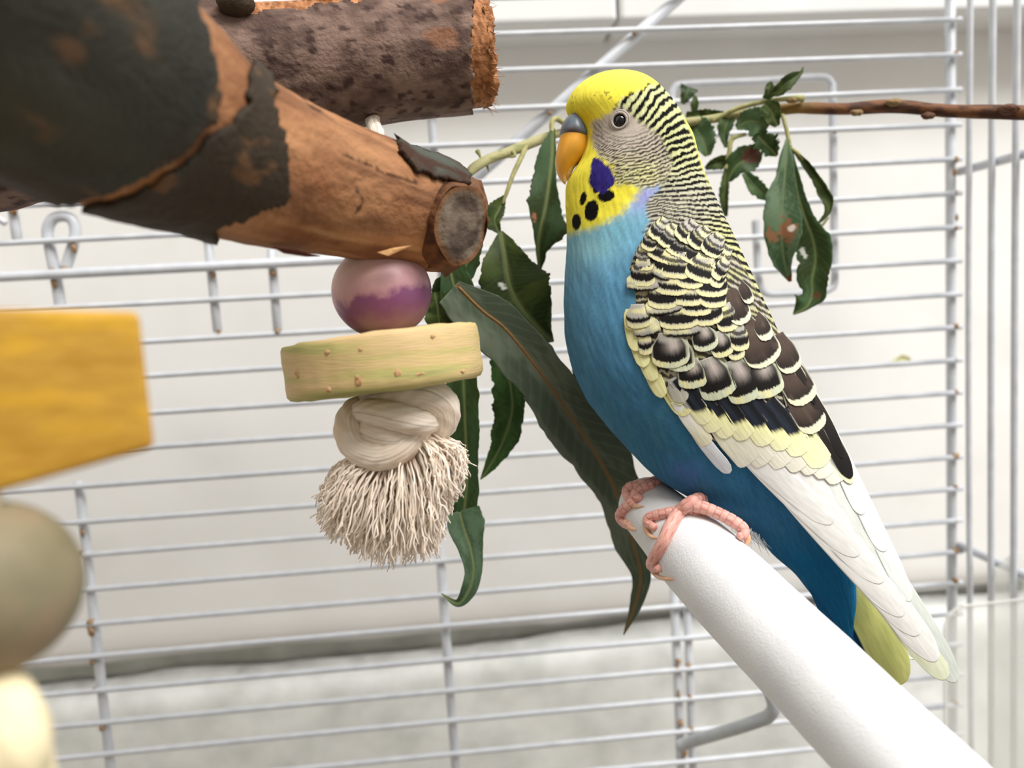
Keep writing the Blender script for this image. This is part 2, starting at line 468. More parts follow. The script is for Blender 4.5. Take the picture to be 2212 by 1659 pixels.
# ------------------------------------------------------------------ perch
pp1, pp2 = P(1482, 1178, .195), P(1872, 1571, .15)
tt = np.linspace(-0.40, 2.4, 150)
pts = pp1 + (pp2 - pp1) * tt[:, None]
pr = np.interp(tt, [-0.4, -0.385, -0.35, -0.27, -0.1, 0.05, 0.3, 1, 2.4], [0.0020, 0.0055, 0.0071, 0.0079, 0.0087, 0.0098, 0.0102, 0.0101, 0.0101])
M['perch'] = noise_mat('white_grit_perch', [(222, 222, 225), (232, 232, 232)], 90, rough=0.75, spec=0.25, bump=0.35, bscale=1900, bdist=0.0004)
Vp, qp, Up = tube(pts, pr, na=64, disp=lambda l, p: 0.022 * fbm(l * 60, np.cos(p) * 1.2 + 7, 3) + 0.003 * vn(l * 420, p * 9, 8))
perch = props(mk('perch', Vp, qp, M['perch'], uv=Up), 'thick white gritty perch the budgerigar stands on', 'perch')
perch_bvh = BVHTree.FromPolygons([tuple(v) for v in Vp], [tuple(int(i) for i in f) for f in qp])

# ------------------------------------------------------------------ the bird
D0 = 0.2
SC = D0 / F
def BW(U, V, W):
    U = np.asarray(U)[..., None]; V = np.asarray(V)[..., None]; W = np.asarray(W)[..., None]
    return CAM + D0 * FW + SC * (U * RT - V * UP - W * FW)
bird = empty('budgerigar', P(1500, 1110, D0), 'blue budgerigar with yellow face and black barred wings on the white perch', 'bird')
M['plumage'] = col_mat('plumage', rough=0.8, spec=0.06, bump=0.25, bscale=2600, bdist=0.0002, sheen=0.03)
M['feather'] = col_mat('feather', rough=0.65, spec=0.12, sheen=0.03)
def loft(tab, nr, na, ns=1.0):
    """tab rows: Lx,Ly,Rx,Ry,h in photograph pixels at the bird's own plane"""
    t = np.asarray(tab, float)
    c = cr(np.column_stack([(t[:, 0] + t[:, 2]) / 2, (t[:, 1] + t[:, 3]) / 2, t[:, 4], (t[:, 2] - t[:, 0]) / 2, (t[:, 3] - t[:, 1]) / 2]), nr)
    ph = np.linspace(0, 2 * np.pi, na, endpoint=False)
    cs, sn = np.cos(ph), np.sin(ph)
    U = c[:, 0:1] - CX + c[:, 3:4] * cs
    V = c[:, 1:2] - CY + c[:, 4:5] * cs
    W = np.maximum(c[:, 2:3], 0.01) * sn
    return U, V, W, c
TAB = [(1335, 160, 1335.5, 160, 0.5), (1306, 163, 1366, 163.5, 30), (1274, 172, 1400, 174, 58), (1250, 187, 1425, 192, 76), (1232, 208, 1446, 214, 87), (1223, 236, 1466, 240, 95),
       (1243, 268, 1482, 270, 100), (1262, 306, 1496, 300, 103), (1252, 348, 1506, 335, 105), (1226, 394, 1517, 370, 108), (1222, 440, 1531, 405, 114),
       (1225, 490, 1548, 440, 123), (1225, 540, 1568, 485, 136), (1221, 600, 1594, 540, 151), (1219, 665, 1621, 600, 163), (1222, 730, 1648, 660, 170),
       (1236, 795, 1678, 725, 171), (1262, 852, 1710, 790, 166), (1305, 912, 1742, 855, 156), (1360, 975, 1772, 920, 141), (1425, 1036, 1800, 985, 121),
       (1500, 1080, 1822, 1045, 100), (1570, 1110, 1836, 1100, 82), (1625, 1147, 1842, 1155, 66), (1672, 1200, 1844, 1210, 52), (1718, 1240, 1846, 1262, 42),
       (1758, 1290, 1846, 1310, 32), (1795, 1345, 1842, 1352, 22), (1822, 1385, 1840, 1390, 10), (1834, 1402, 1834.5, 1402, 0.5)]
NR, NA = 480, 300
U, V, W, cc = loft(TAB, NR, NA)
# cheek fullness and feather relief
px0 = CX + U * F / (F - np.abs(W)); py0 = CY + V * F / (F - np.abs(W))
sgn = np.sign(W)
nx_, ny_, nz_ = U - (cc[:, 0:1] - CX), V - (cc[:, 1:2] - CY), W
nn_ = np.sqrt(nx_ ** 2 + ny_ ** 2 + nz_ ** 2) + 1e-6
cheek = np.exp(-(((px0 - 1370) / 75) ** 2 + ((py0 - 345) / 60) ** 2)) * 7
rel = 0.9 * vn(np.arange(NA)[None] * 0.55 + np.arange(NR)[:, None] * 0.05, np.arange(NR)[:, None] * 0.09 + 0 * U, 5)
rel += 1.3 * vn(np.arange(NA)[None] * 0.11 + 0 * U, np.arange(NR)[:, None] * 0.055 + 0 * U, 6)
rel *= sm(150, 260, py0)
eye_d = np.hypot(px0 - 1339, py0 - 261)
rel = rel * sm(20, 60, eye_d) - 4.0 * np.exp(-(eye_d / 24) ** 2)
amp = (rel + cheek) * np.clip(nn_ / 30, 0, 1)
U = U + nx_ / nn_ * amp; V = V + ny_ / nn_ * amp; W = W + nz_ / nn_ * amp
px = CX + U * F / (F - np.abs(W)); py = CY + V * F / (F - np.abs(W))

def mixc(a, b, t):
    return a * (1 - t[..., None]) + b * t[..., None]
def LC(*c): return lin(c)
j1 = vn(px / 5, py / 5, 31) * 5 + vn(px / 2.2, py / 2.2, 32) * 3
# blue body
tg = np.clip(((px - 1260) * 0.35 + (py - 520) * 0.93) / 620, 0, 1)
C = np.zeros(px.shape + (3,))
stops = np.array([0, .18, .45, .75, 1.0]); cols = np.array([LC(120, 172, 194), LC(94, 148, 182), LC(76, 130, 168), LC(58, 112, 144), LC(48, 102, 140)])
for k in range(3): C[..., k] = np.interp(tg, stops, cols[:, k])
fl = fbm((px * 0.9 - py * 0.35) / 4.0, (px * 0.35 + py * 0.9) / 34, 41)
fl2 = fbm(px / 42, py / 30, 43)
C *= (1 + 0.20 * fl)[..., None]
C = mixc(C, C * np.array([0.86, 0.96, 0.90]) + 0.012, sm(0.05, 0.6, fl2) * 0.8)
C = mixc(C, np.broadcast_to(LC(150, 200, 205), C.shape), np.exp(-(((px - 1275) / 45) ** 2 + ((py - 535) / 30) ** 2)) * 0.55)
C = mixc(C, np.broadcast_to(LC(86, 104, 178), C.shape), np.exp(-(((px - 1480) / 40) ** 2 + ((py - 1025) / 35) ** 2)) * (0.35 + 0.4 * fbm(px / 14, py / 22, 45)).clip(0, 1))
# rump and vent
C = mixc(C, np.broadcast_to(LC(24, 96, 140), C.shape), sm(1120, 1230, py))
C = mixc(C, np.broadcast_to(LC(20, 122, 184), C.shape), sm(-25, -8, px - np.interp(py, [1000, 1100, 1200, 1300], [1838, 1850, 1858, 1860])) * sm(960, 1010, py))
# lavender collar
C = mixc(C, np.broadcast_to(LC(158, 160, 212), C.shape), np.exp(-(((px - 1394) * 0.75 - (py - 424) * 0.55) / 42) ** 2 - (((px - 1394) * 0.55 + (py - 424) * 0.75) / 26) ** 2) * 0.95)
# yellow mask
YEL = [(1100, 100), (1440, 100), (1440, 160), (1450, 210), (1340, 240), (1330, 300), (1345, 340), (1370, 390), (1382, 401), (1386, 408), (1372, 430), (1345, 462), (1300, 488), (1262, 500), (1200, 512), (1100, 520)]
dy = sdf(px, py, YEL) + j1 * 1.3
yv = np.broadcast_to(LC(238, 224, 72), C.shape) * (1 + 0.10 * fbm(px / 9, py / 9, 51))[..., None]
yv = mixc(yv, np.broadcast_to(LC(244, 232, 92), C.shape), sm(230, 165, py))
yv = mixc(yv, np.broadcast_to(LC(226, 188, 30), C.shape), np.exp(-(((px - 1262) / 30) ** 2 + ((py - 252) / 16) ** 2)) * 0.8)
yv = mixc(yv, np.broadcast_to(LC(205, 205, 70), C.shape), sm(440, 505, py) * 0.5)
C = mixc(C, yv, sm(-11, 14, dy - j1 * .4))
# nape, neck and mantle bars
rungs = [((1332, 250), (1350, 205), 0), ((1350, 240), (1374, 209), 1), ((1393, 245), (1415, 212), 3.2), ((1427, 286), (1456, 262), 6.8), ((1439, 315), (1495, 298), 9.4), ((1458, 354), (1505, 332), 12.0),
         ((1415, 414), (1535, 404), 17.2), ((1403, 434), (1560, 430), 19.2), ((1420, 458), (1584, 486), 23.4), ((1440, 486), (1590, 512), 26.0), ((1500, 520), (1615, 570), 29.2), ((1560, 612), (1660, 668), 34.5), ((1620, 700), (1712, 770), 39)]
rp, rv = [], []
for a, b_, v in rungs:
    for t in (0, .33, .66, 1):
        rp.append((a[0] * (1 - t) + b_[0] * t, a[1] * (1 - t) + b_[1] * t)); rv.append(v)
rp = np.array(rp); rv = np.array(rv)
def tps(r2): return np.where(r2 > 0, r2 * np.log(r2 + 1e-9), 0)
n_ = len(rp); sc_ = 200.0
A = np.zeros((n_ + 3, n_ + 3)); dd = ((rp[:, None] - rp[None]) ** 2).sum(-1) / sc_ ** 2
A[:n_, :n_] = tps(dd) + np.eye(n_) * 0.002
A[:n_, n_] = 1; A[:n_, n_ + 1:] = rp / sc_; A[n_:, :n_] = A[:n_, n_:].T
sol = np.linalg.solve(A, np.concatenate([rv, [0, 0, 0]]))
def phase(x, y):
    sh = np.shape(x); x = np.ravel(x); y = np.ravel(y)
    out = sol[n_] + sol[n_ + 1] * x / sc_ + sol[n_ + 2] * y / sc_
    for i in range(n_):
        out += sol[i] * tps(((x - rp[i, 0]) ** 2 + (y - rp[i, 1]) ** 2) / sc_ ** 2)
    return out.reshape(sh)
BARS = [(1318, 250), (1330, 226), (1346, 205), (1378, 196), (1398, 182), (1424, 176), (1500, 200), (1700, 500), (2000, 1100), (1800, 1060), (1560, 760), (1440, 560), (1400, 520), (1388, 500), (1404, 478), (1392, 452), (1396, 432), (1420, 408), (1425, 385), (1400, 360), (1395, 330), (1385, 305), (1370, 285), (1350, 270), (1330, 258)]
db = sdf(px, py, BARS) + j1
ph_ = phase(px, py) + 0.17 * vn(px / 12, py / 12, 61) + 0.035 * vn(px / 3, py / 3, 62)
ph_ += 0.11 * vn((px * 0.45 + py * 0.9) / 60, (px * 0.9 - py * 0.45) / 5, 63)
fr = ph_ - np.floor(ph_)
duty = np.interp(py, [200, 250, 300, 400, 500], [0.40, 0.52, 0.55, 0.5, 0.54])
blk = sm(0.0, 0.10, fr) * sm(duty + .10, duty, fr)
base = mixc(np.broadcast_to(LC(202, 203, 150), C.shape), np.broadcast_to(LC(180, 176, 158), C.shape), sm(330, 420, py) * 0.85)
base = mixc(base, np.broadcast_to(LC(202, 200, 142), C.shape), sm(430, 520, py) * sm(1480, 1560, px))
base = base * (1 + 0.12 * fbm(px / 5, py / 5, 65))[..., None]
gry = sm(395, 430, py) * sm(1560, 1440, px)
bcol = mixc(np.broadcast_to(LC(16, 15, 14), C.shape), np.broadcast_to(LC(50, 45, 50), C.shape), gry)
bars = mixc(base, bcol, blk)
edge_y = np.array([248, 236, 110])
C = mixc(C, bars, sm(-4, 7, db))
# bright unbarred yellow rim down the nape
C = mixc(C, np.broadcast_to(LC(240, 234, 120), C.shape), sm(9, 1, np.interp(py, [190, 240, 300, 370, 420], [1432, 1474, 1503, 1524, 1544]) - px) * sm(235, 260, py) * sm(420, 360, py) * 0.85)
# grey cheek with fine curved lines
CHK = [(1276, 262), (1300, 252), (1330, 240), (1352, 246), (1380, 262), (1400, 272), (1425, 292), (1442, 322), (1453, 358), (1438, 395), (1400, 410), (1368, 402), (1330, 400), (1322, 362), (1292, 340), (1284, 322), (1276, 300)]
dc = sdf(px, py, CHK) + j1 * 0.8
rr = np.hypot((px - 1352) * 0.86, (py - 234) * 1.0)
cp = rr / 7.6 + 0.25 * vn(px / 8, py / 8, 71) + 0.12 * vn(px / 3, py / 3, 72)
cf = cp - np.floor(cp)
ln = sm(0.0, .14, cf) * sm(.62, .44, cf)
cb = mixc(np.broadcast_to(LC(192, 180, 166), C.shape), np.broadcast_to(LC(220, 217, 152), C.shape), sm(310, 380, py) * (0.75 + 0.25 * vn(px / 12, py / 12, 73)))
cb = mixc(cb, np.broadcast_to(LC(176, 168, 150), C.shape), sm(1395, 1440, px) * 0.7)
ck = mixc(cb, np.broadcast_to(LC(50, 44, 37), C.shape), ln * np.interp(rr, [46, 60, 92], [0.0, 0.5, 1.0]) * sm(1268, 1295, px))
C = mixc(C, ck, sm(-5, 7, dc))
# grey skin tone around the eye
C = mixc(C, np.broadcast_to(LC(176, 166, 158), C.shape), np.exp(-(eye_d / 27) ** 4) * 0.9)
# violet cheek patch and throat spots
def c1(pts): return [(1150 + x / 4.148, 120 + y / 4.148) for x, y in pts]
PATCH = c1([(535, 915), (600, 925), (690, 1000), (728, 1075), (738, 1150), (690, 1200), (640, 1245), (585, 1220), (540, 1190), (508, 1130), (522, 1020)])
dp = sdf(px, py, PATCH) + vn(px / 3, py / 5, 81) * 2.2
pc = np.broadcast_to(LC(50, 40, 116), C.shape) * (1 + 0.35 * vn(px / 4, py / 9, 82))[..., None]
for (ex, ey, rx, ry, rot) in ((660, 1255, 78, 54, -0.15), (530, 1390, 62, 97, 0.22), (455, 1282, 27, 62, 0.25), (395, 1490, 39, 75, 0.05), (565, 1205, 25, 30, 0)):
    ex, ey = 1150 + ex / 4.148, 120 + ey / 4.148; rx /= 4.148; ry /= 4.148
    dx, dy_ = px - ex, py - ey
    a_ = (dx * math.cos(rot) + dy_ * math.sin(rot)) / rx; b_ = (-dx * math.sin(rot) + dy_ * math.cos(rot)) / ry
    e_ = np.hypot(a_, b_) + vn(px / 3, py / 3, 83) * 0.06
    C = mixc(C, np.broadcast_to(LC(20, 18, 18), C.shape), sm(1.08, 0.94, e_))
C = mixc(C, pc, sm(-1.5, 2.0, dp))
# faint dark specks on crown
spk = sm(0.62, 0.8, vn(px / 5, py / 3.5, 91)) * np.exp(-(((px - 1310) / 45) ** 2 + ((py - 207) / 14) ** 2)) + sm(0.3, 0.6, vn(px / 3, py / 6, 92)) * np.exp(-(((px - 1243) / 12) ** 2 + ((py - 212) / 12) ** 2))
C = mixc(C, np.broadcast_to(LC(90, 90, 50), C.shape), np.clip(spk, 0, .7))
# barbs: fine streaks everywhere
C = np.clip(C * (1 + 0.10 * vn((px - 0.4 * py) / 1.9, (px * .4 + py) / 14, 95))[..., None], 0.003, 0.95)
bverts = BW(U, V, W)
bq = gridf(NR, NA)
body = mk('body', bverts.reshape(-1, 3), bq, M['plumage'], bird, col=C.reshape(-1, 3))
Lb = np.stack([U, V, W], -1).reshape(-1, 3)
bb = BVHTree.FromPolygons([tuple(v) for v in Lb], [tuple(int(i) for i in f) for f in bq])
def bodyW(x, y):
    d = Vector((x - CX, y - CY, -F)).normalized()
    h = bb.ray_cast(Vector((0, 0, F)), d)
    return h[0].z if h[0] is not None else None
def UVW(x, y, w):
    return (np.asarray(x) - CX) * (F - w) / F, (np.asarray(y) - CY) * (F - w) / F, w

# ---- eyes
M['eye'] = noise_mat('eye_black', [(8, 7, 7), (14, 12, 11)], 300, rough=0.06, spec=0.7)
M['eyering'] = noise_mat('eye_ring_skin', [(164, 152, 144), (190, 178, 168)], 1800, rough=0.5, bump=0.3, bscale=4000, bdist=0.0002)
def ellipsoid(c, ax, rad, nt=24, npz=32):
    th = np.linspace(0.01, np.pi - 0.01, nt); ph = np.linspace(0, 2 * np.pi, npz, endpoint=False)
    A_, B_ = np.meshgrid(th, ph, indexing='ij')
    d = np.stack([np.sin(A_) * np.cos(B_) * rad[0], np.sin(A_) * np.sin(B_) * rad[1], np.cos(A_) * rad[2]], -1)
    return (np.asarray(c) + d @ np.asarray(ax)).reshape(-1, 3), gridf(nt, npz)
ew = bodyW(1339, 261)
for side in (1, -1):
    h = bb.ray_cast(Vector((0, 0, F)), Vector((1339 - CX, 261 - CY, -F)).normalized())
    nrm = np.array(h[1]); nrm = nrm if nrm[2] > 0 else -nrm
    c_ = np.array(h[0])
    t1 = np.cross([0, 1, 0], nrm); t1 /= np.linalg.norm(t1); t2 = np.cross(nrm, t1)
    ax = np.array([t1, t2, nrm])
    def tow(Vl):
        Vl = Vl.copy(); Vl[:, 2] *= side
        return BW(Vl[:, 0], Vl[:, 1], Vl[:, 2])
    Ve, qe = ellipsoid(c_ - nrm * 4.0, ax, (14.2, 14.2, 12.0))
    eye = mk('eye', tow(Ve), qe, M['eye'], bird)
    for (R0, r0, dz, rs) in ((15.6, 2.9, 3.6, 1.0), (20.0, 2.6, 1.6, 0.9)):
        a = np.linspace(0, 2 * np.pi, 48, endpoint=False)
        ring = c_ + nrm * dz + R0 * (np.cos(a)[:, None] * t1 + np.sin(a)[:, None] * t2)
        ph = np.linspace(0, 2 * np.pi, 12, endpoint=False)
        out = np.cos(a)[:, None] * t1 + np.sin(a)[:, None] * t2
        Vr = ring[:, None] + r0 * (np.cos(ph)[None, :, None] * out[:, None] + rs * np.sin(ph)[None, :, None] * nrm[None, None])
        qr = gridf(48, 12); last = np.stack([47 * 12 + np.arange(12), 47 * 12 + (np.arange(12) + 1) % 12, (np.arange(12) + 1) % 12, np.arange(12)], 1)
        mk('eye_ring', tow(Vr.reshape(-1, 3)), np.vstack([qr, last]), M['eyering'], eye)

# ---- beak and cere
M['beak'] = col_mat('beak_horn', rough=0.32, spec=0.45, sss=0.15)
def loft_part(name, tab, nr, na, colf, mt, parent=bird):
    U_, V_, W_, _ = loft(tab, nr, na)
    x = CX + U_ * F / (F - np.abs(W_)); y = CY + V_ * F / (F - np.abs(W_))
    return mk(name, BW(U_, V_, W_).reshape(-1, 3), gridf(nr, na), mt, parent, col=colf(x, y, W_).reshape(-1, 3))
def beak_c(x, y, w):
    c = np.zeros(x.shape + (3,)); c[:] = LC(242, 174, 62)
    c = mixc(c, np.broadcast_to(LC(214, 156, 52), c.shape), np.exp(-(((x - 1240) / 14) ** 2 + ((y - 318) / 16) ** 2)) * .8)
    c = mixc(c, np.broadcast_to(LC(240, 196, 140), c.shape), sm(366, 390, y) * 0.8)
    return c * (1 + 0.06 * fbm(x / 6, y / 14, 3))[..., None]
loft_part('upper_beak', [(1236, 286, 1237, 286, 1), (1214, 288, 1268, 290, 38), (1207, 306, 1272, 312, 44), (1202, 328, 1264, 336, 43), (1199, 350, 1248, 354, 34), (1202, 370, 1234, 368, 22), (1208, 385, 1227, 379, 11), (1217, 396, 1224, 391, 5), (1221, 399, 1221.5, 399, .5)], 60, 40, beak_c, M['beak'])
loft_part('lower_beak', [(1240, 345, 1241, 345, 1), (1226, 352, 1250, 350, 18), (1221, 368, 1240, 364, 17), (1219, 382, 1233, 378, 11), (1222, 391, 1226, 390, 1)], 24, 24, lambda x, y, w: np.broadcast_to(LC(226, 186, 120), x.shape + (3,)) * (1 + 0.15 * fbm(x / 4, y / 4, 5))[..., None], M['beak'])
def cere_c(x, y, w):
    c = np.zeros(x.shape + (3,)); c[:] = LC(104, 116, 128)
    c = mixc(c, np.broadcast_to(LC(100, 76, 76), c.shape), np.exp(-(((x - 1236) / 20) ** 2 + ((y - 284) / 11) ** 2)) * .9)
    return c * (1 + 0.12 * fbm(x / 5, y / 5, 7))[..., None]
cere = loft_part('cere', [(1240, 248, 1241, 248, 1), (1226, 254, 1256, 252, 28), (1215, 268, 1268, 266, 41), (1209.5, 284, 1274, 286, 48), (1208.5, 293, 1275, 299, 47), (1216, 300, 1268, 303, 36), (1238, 302, 1239, 302, 1)], 40, 40, cere_c, M['beak'])
M['nostril'] = noise_mat('nostril_dark', [(40, 34, 34), (60, 50, 48)], 2000, rough=0.8)
for s in (1, -1):
    u_, v_, w_ = UVW(1232, 264, 36)
    Ve, qe = ellipsoid((u_, v_, w_), np.array([[.8, -.6, 0], [.6, .8, 0], [0, 0, 1.0]]), (4.6, 2.6, 2.6), 10, 12)
    Ve[:, 2] *= s
    mk('nostril', BW(Ve[:, 0], Ve[:, 1], Ve[:, 2]), qe, M['nostril'], cere)

# ---- wings
AX = np.array([.555, .832]); NX = np.array([.832, -.555])
def profW(x, y):
    s = ((x - 1400) * AX[0] + (y - 480) * AX[1]) / 1190
    c = (x - 1400) * NX[0] + (y - 480) * NX[1]
    base = np.interp(s, [-.1, .05, .2, .35, .5, .7, 1.0], [140, 165, 178, 172, 146, 104, 62])
    mid = np.interp(s, [0, .3, .6, 1.0], [-15, -30, -40, 0]); hw = np.interp(s, [0, .3, .6, .8, 1.0], [140, 160, 140, 110, 90])
    e = np.clip((c - mid) / hw, -1.05, 1.05)
    return base * np.sqrt(1 - (.90 * e) ** 2 * .9)
def wingW(x, y):
    w = profW(x, y)
    sh = np.shape(w); xf = np.ravel(x); yf = np.ravel(y)
    bw = np.array([(-50.0 if (h := bodyW(a, b_)) is None else h) for a, b_ in zip(xf, yf)]).reshape(sh) + 5
    k = 10.0
    hh = np.clip(0.5 + 0.5 * (w - bw) / k, 0, 1)
    return bw * (1 - hh) + w * hh + k * hh * (1 - hh)
# smooth table of the wing surface so every feather can look it up quickly
gx = np.arange(1320, 2112, 6.0); gy = np.arange(420, 1520, 6.0)
GX, GY = np.meshgrid(gx, gy, indexing='ij')
GW = wingW(GX, GY)
for _ in range(10):
    GW[1:-1, 1:-1] = (GW[1:-1, 1:-1] * 2 + GW[2:, 1:-1] + GW[:-2, 1:-1] + GW[1:-1, 2:] + GW[1:-1, :-2]) / 6
def wW(x, y):
    fx = np.clip((x - gx[0]) / 6, 0, len(gx) - 1.001); fy = np.clip((y - gy[0]) / 6, 0, len(gy) - 1.001)
    i = fx.astype(int); j = fy.astype(int); fx = fx - i; fy = fy - j
    return (GW[i, j] * (1 - fx) + GW[i + 1, j] * fx) * (1 - fy) + (GW[i, j + 1] * (1 - fx) + GW[i + 1, j + 1] * fx) * fy
WP = [(1410, 492), (1380, 530), (1358, 590), (1352, 650), (1366, 740), (1400, 840), (1450, 905), (1520, 960), (1620, 1010), (1740, 1030), (1815, 1030), (1800, 960), (1740, 830), (1680, 715), (1620, 600), (1570, 520), (1520, 484), (1460, 480)]
wb = cr(WP + [WP[0]], 420)[:-1]
ts = np.linspace(0, 1, 110)[:, None, None]
cw = np.array([1560., 770.])
G = cw + (wb[None] - cw) * ts
w_ = wW(G[..., 0], G[..., 1]) - 1.5 - 6 * sm(.8, 1, ts[..., 0])
gpx, gpy = G[..., 0], G[..., 1]
_ph = phase(gpx, gpy) + 0.22 * vn(gpx / 11, gpy / 11, 61) + 0.08 * vn(gpx / 3, gpy / 3, 62)
_ph += 0.16 * vn((gpx * 0.45 + gpy * 0.9) / 60, (gpx * 0.9 - gpy * 0.45) / 5, 63)
_f = _ph - np.floor(_ph)
_b = sm(0, .1, _f) * sm(.72, .60, _f)
_base = mixc(np.broadcast_to(LC(190, 186, 138), G.shape[:2] + (3,)), np.broadcast_to(LC(186, 178, 160), G.shape[:2] + (3,)), sm(-.4, .5, vn(gpx / 14, gpy / 14, 77)))
WCOL = mixc(_base, mixc(np.broadcast_to(LC(30, 27, 24), _base.shape), np.broadcast_to(LC(74, 62, 54), _base.shape), sm(0, .8, vn(gpx / 20, gpy / 20, 78))), _b * .95)
wings = {}
for s in (1, -1):
    u_, v_, ww = UVW(G[..., 0], G[..., 1], w_)
    wings[s] = mk('wing', BW(u_, v_, ww * s).reshape(-1, 3), gridf(110, 419), M['feather'], bird, col=WCOL.reshape(-1, 3))
wings[1]['label'] = 'near wing with black scalloped coverts and white flight feathers'

def feather(tip, d, L_, Wd, colf, lift=(0.3, 5.0), camber=1.2, blunt=0.62, basew=0.55, seed=0, bend=0.0, res=2.0, zoff=0.0, surf=None, ragged=1.2, parent=None, name='feather', th=0.35):
    d = np.array(d, float); d /= np.linalg.norm(d); n = np.array([d[1], -d[0]])   # n: to the right when tip points down... 
    nl = int(np.clip(L_ / res, 12, 190)); nq = int(np.clip(Wd / res, 9, 46)) | 1
    l = np.linspace(0, 1, nl) ** 0.9; q = np.linspace(-1, 1, nq)
    Lg, Qg = np.meshgrid(l, q, indexing='ij')
    ltip = 1 - (1 - blunt) * (1 - np.sqrt(np.clip(1 - np.abs(q) ** 2.2, 0, 1)))
    ltip = ltip + ragged / L_ * vn(q * Wd / 3.0, 0 * q, seed + 3)
    Le = Lg * ltip[None]
    half = Wd / 2 * (basew + (1 - basew) * sm(0, 0.45, Le))
    half = half * np.where(Le > 0.9, 1, 1)
    X = tip[0] + (Le - 1) * L_ * d[0] + Qg * half * n[0] + bend * np.sin(Le * np.pi) * n[0]
    Y = tip[1] + (Le - 1) * L_ * d[1] + Qg * half * n[1] + bend * np.sin(Le * np.pi) * n[1]
    dist = (ltip[None] - Le) * L_
    Wv = (surf or wW)(X, Y) + 0.32 * (lift[0] + (lift[1] - lift[0]) * Le) + 0.4 * camber * (1 - Qg ** 2) + (zoff if surf else 0.32 * zoff)
    Wv = Wv + 0.25 * vn(Qg * Wd / 2.5, Le * L_ / 25, seed)
    Cc = colf(X, Y, Le, Qg, dist, L_, Wd, seed)
    Cc = np.clip(Cc * (1 + 0.09 * vn(Qg * Wd / 2.4 + Le * 3, Le * L_ / 22, seed + 9))[..., None], 0.003, 0.93)
    top = (X, Y, Wv); nvt = X.size
    qd = gridf(nl, nq, False)
    objs = []
    for s in (1, -1):
        u_, v_, ww = UVW(X, Y, Wv)
        u2, v2, w2 = UVW(X, Y, Wv - th)
        Vt = np.vstack([BW(u_, v_, ww * s).reshape(-1, 3), BW(u2, v2, w2 * s).reshape(-1, 3)])
        idx = np.arange(nvt).reshape(nl, nq)
        ring = np.concatenate([idx[:, 0], idx[-1, 1:], idx[-2::-1, -1], idx[0, -2:0:-1]]); r2 = np.roll(ring, -1)
        fs = np.vstack([qd, qd[:, ::-1] + nvt, np.stack([ring, r2, r2 + nvt, ring + nvt], 1)])
        objs.append(mk(name, Vt, fs, M['feather'], (parent or wings)[s] if isinstance(parent or wings, dict) else parent, col=np.vstack([Cc.reshape(-1, 3)] * 2)))
        if not isinstance(parent or wings, dict): break
    return objs

CRM = LC(222, 216, 166); BLK = LC(24, 21, 20); GRY = LC(178, 174, 164); BRN = LC(78, 64, 56); WHT = LC(242, 240, 236); YLW = LC(246, 242, 176); MNT = LC(204, 208, 180)
def full(X, c): return np.broadcast_to(c, X.shape + (3,)).copy()
def f_scallop(b, e, cream=CRM, grad=0.35, rep_=False):
    def f(X, Y, l, q, dist, L_, Wd, sd):
        jit = vn(q * Wd / 2.0, dist / 8, sd) * 2.0
        c = mixc(full(X, GRY), full(X, cream), sm(-.2, .8, vn(X / 16, Y / 12, sd + 2) + 0.3))
        rim = mixc(full(X, cream), full(X, GRY * .95), sm(.55, 1.0, dist / e) * .75)
        dd_ = dist + jit
        bt = b * (1 - .22 * q ** 2)
        if rep_:
            per = e * .75 + b * .8
            f2 = ((dd_ - e) / per) % 1.0
            c = mixc(c, full(X, LC(40, 36, 34)), sm(0, .1, f2) * sm(.55, .4, f2) * .9)
        c = mixc(c, full(X, BLK), sm(e + bt + 4 + b * grad, e + bt, dd_) * (1 - 0.0 * q))
        c = mixc(c, rim, sm(e + 1.2, e - 1.2, dd_))
        thin = sm(2.2, 0.3, dist) * (0.35 + .3 * vn(q * 3, 0 * q, sd + 8))
        return mixc(c, full(X, LC(60, 55, 50)), np.clip(thin, 0, 1))
    return f
def f_thin(b):
    def f(X, Y, l, q, dist, L_, Wd, sd):
        c = mixc(full(X, GRY), full(X, CRM), sm(-.3, .7, vn(X / 20, Y / 9, sd) + .25))
        c = mixc(c, full(X, GRY * .55), sm(b + 10, b, dist) * .6)
        return mixc(c, full(X, BLK), sm(b + 1.5, b - 1.0, dist + vn(q * Wd / 2.2, 0 * q, sd) * 1.0) * sm(1.0, .8, np.abs(q)))
    return f
def f_big(b, e, inner=LC(190, 178, 170), rimc=MNT):
    def f(X, Y, l, q, dist, L_, Wd, sd):
        jit = vn(q * Wd / 2.0, dist / 9, sd) * 2.6
        c = full(X, BLK * 1.15)
        ic = np.exp(-((q - .2) / .42) ** 2) * sm(e + b * .35, e + b * 1.15, dist + jit)
        c = mixc(c, full(X, inner), ic * .95)
        c = mixc(c, full(X, GRY), sm(e + b * 1.15, e + b * 1.5, dist) * .8)
        c = mixc(c, full(X, MNT * .9), sm(.82, .95, np.abs(q + 0.05)) * .8)
        return mixc(c, mixc(full(X, rimc), full(X, CRM), sm(.2, .8, vn(q * 2, l * 3, sd) + .4)), sm(e + 1.5, e - 1.5, dist + jit))
    return f
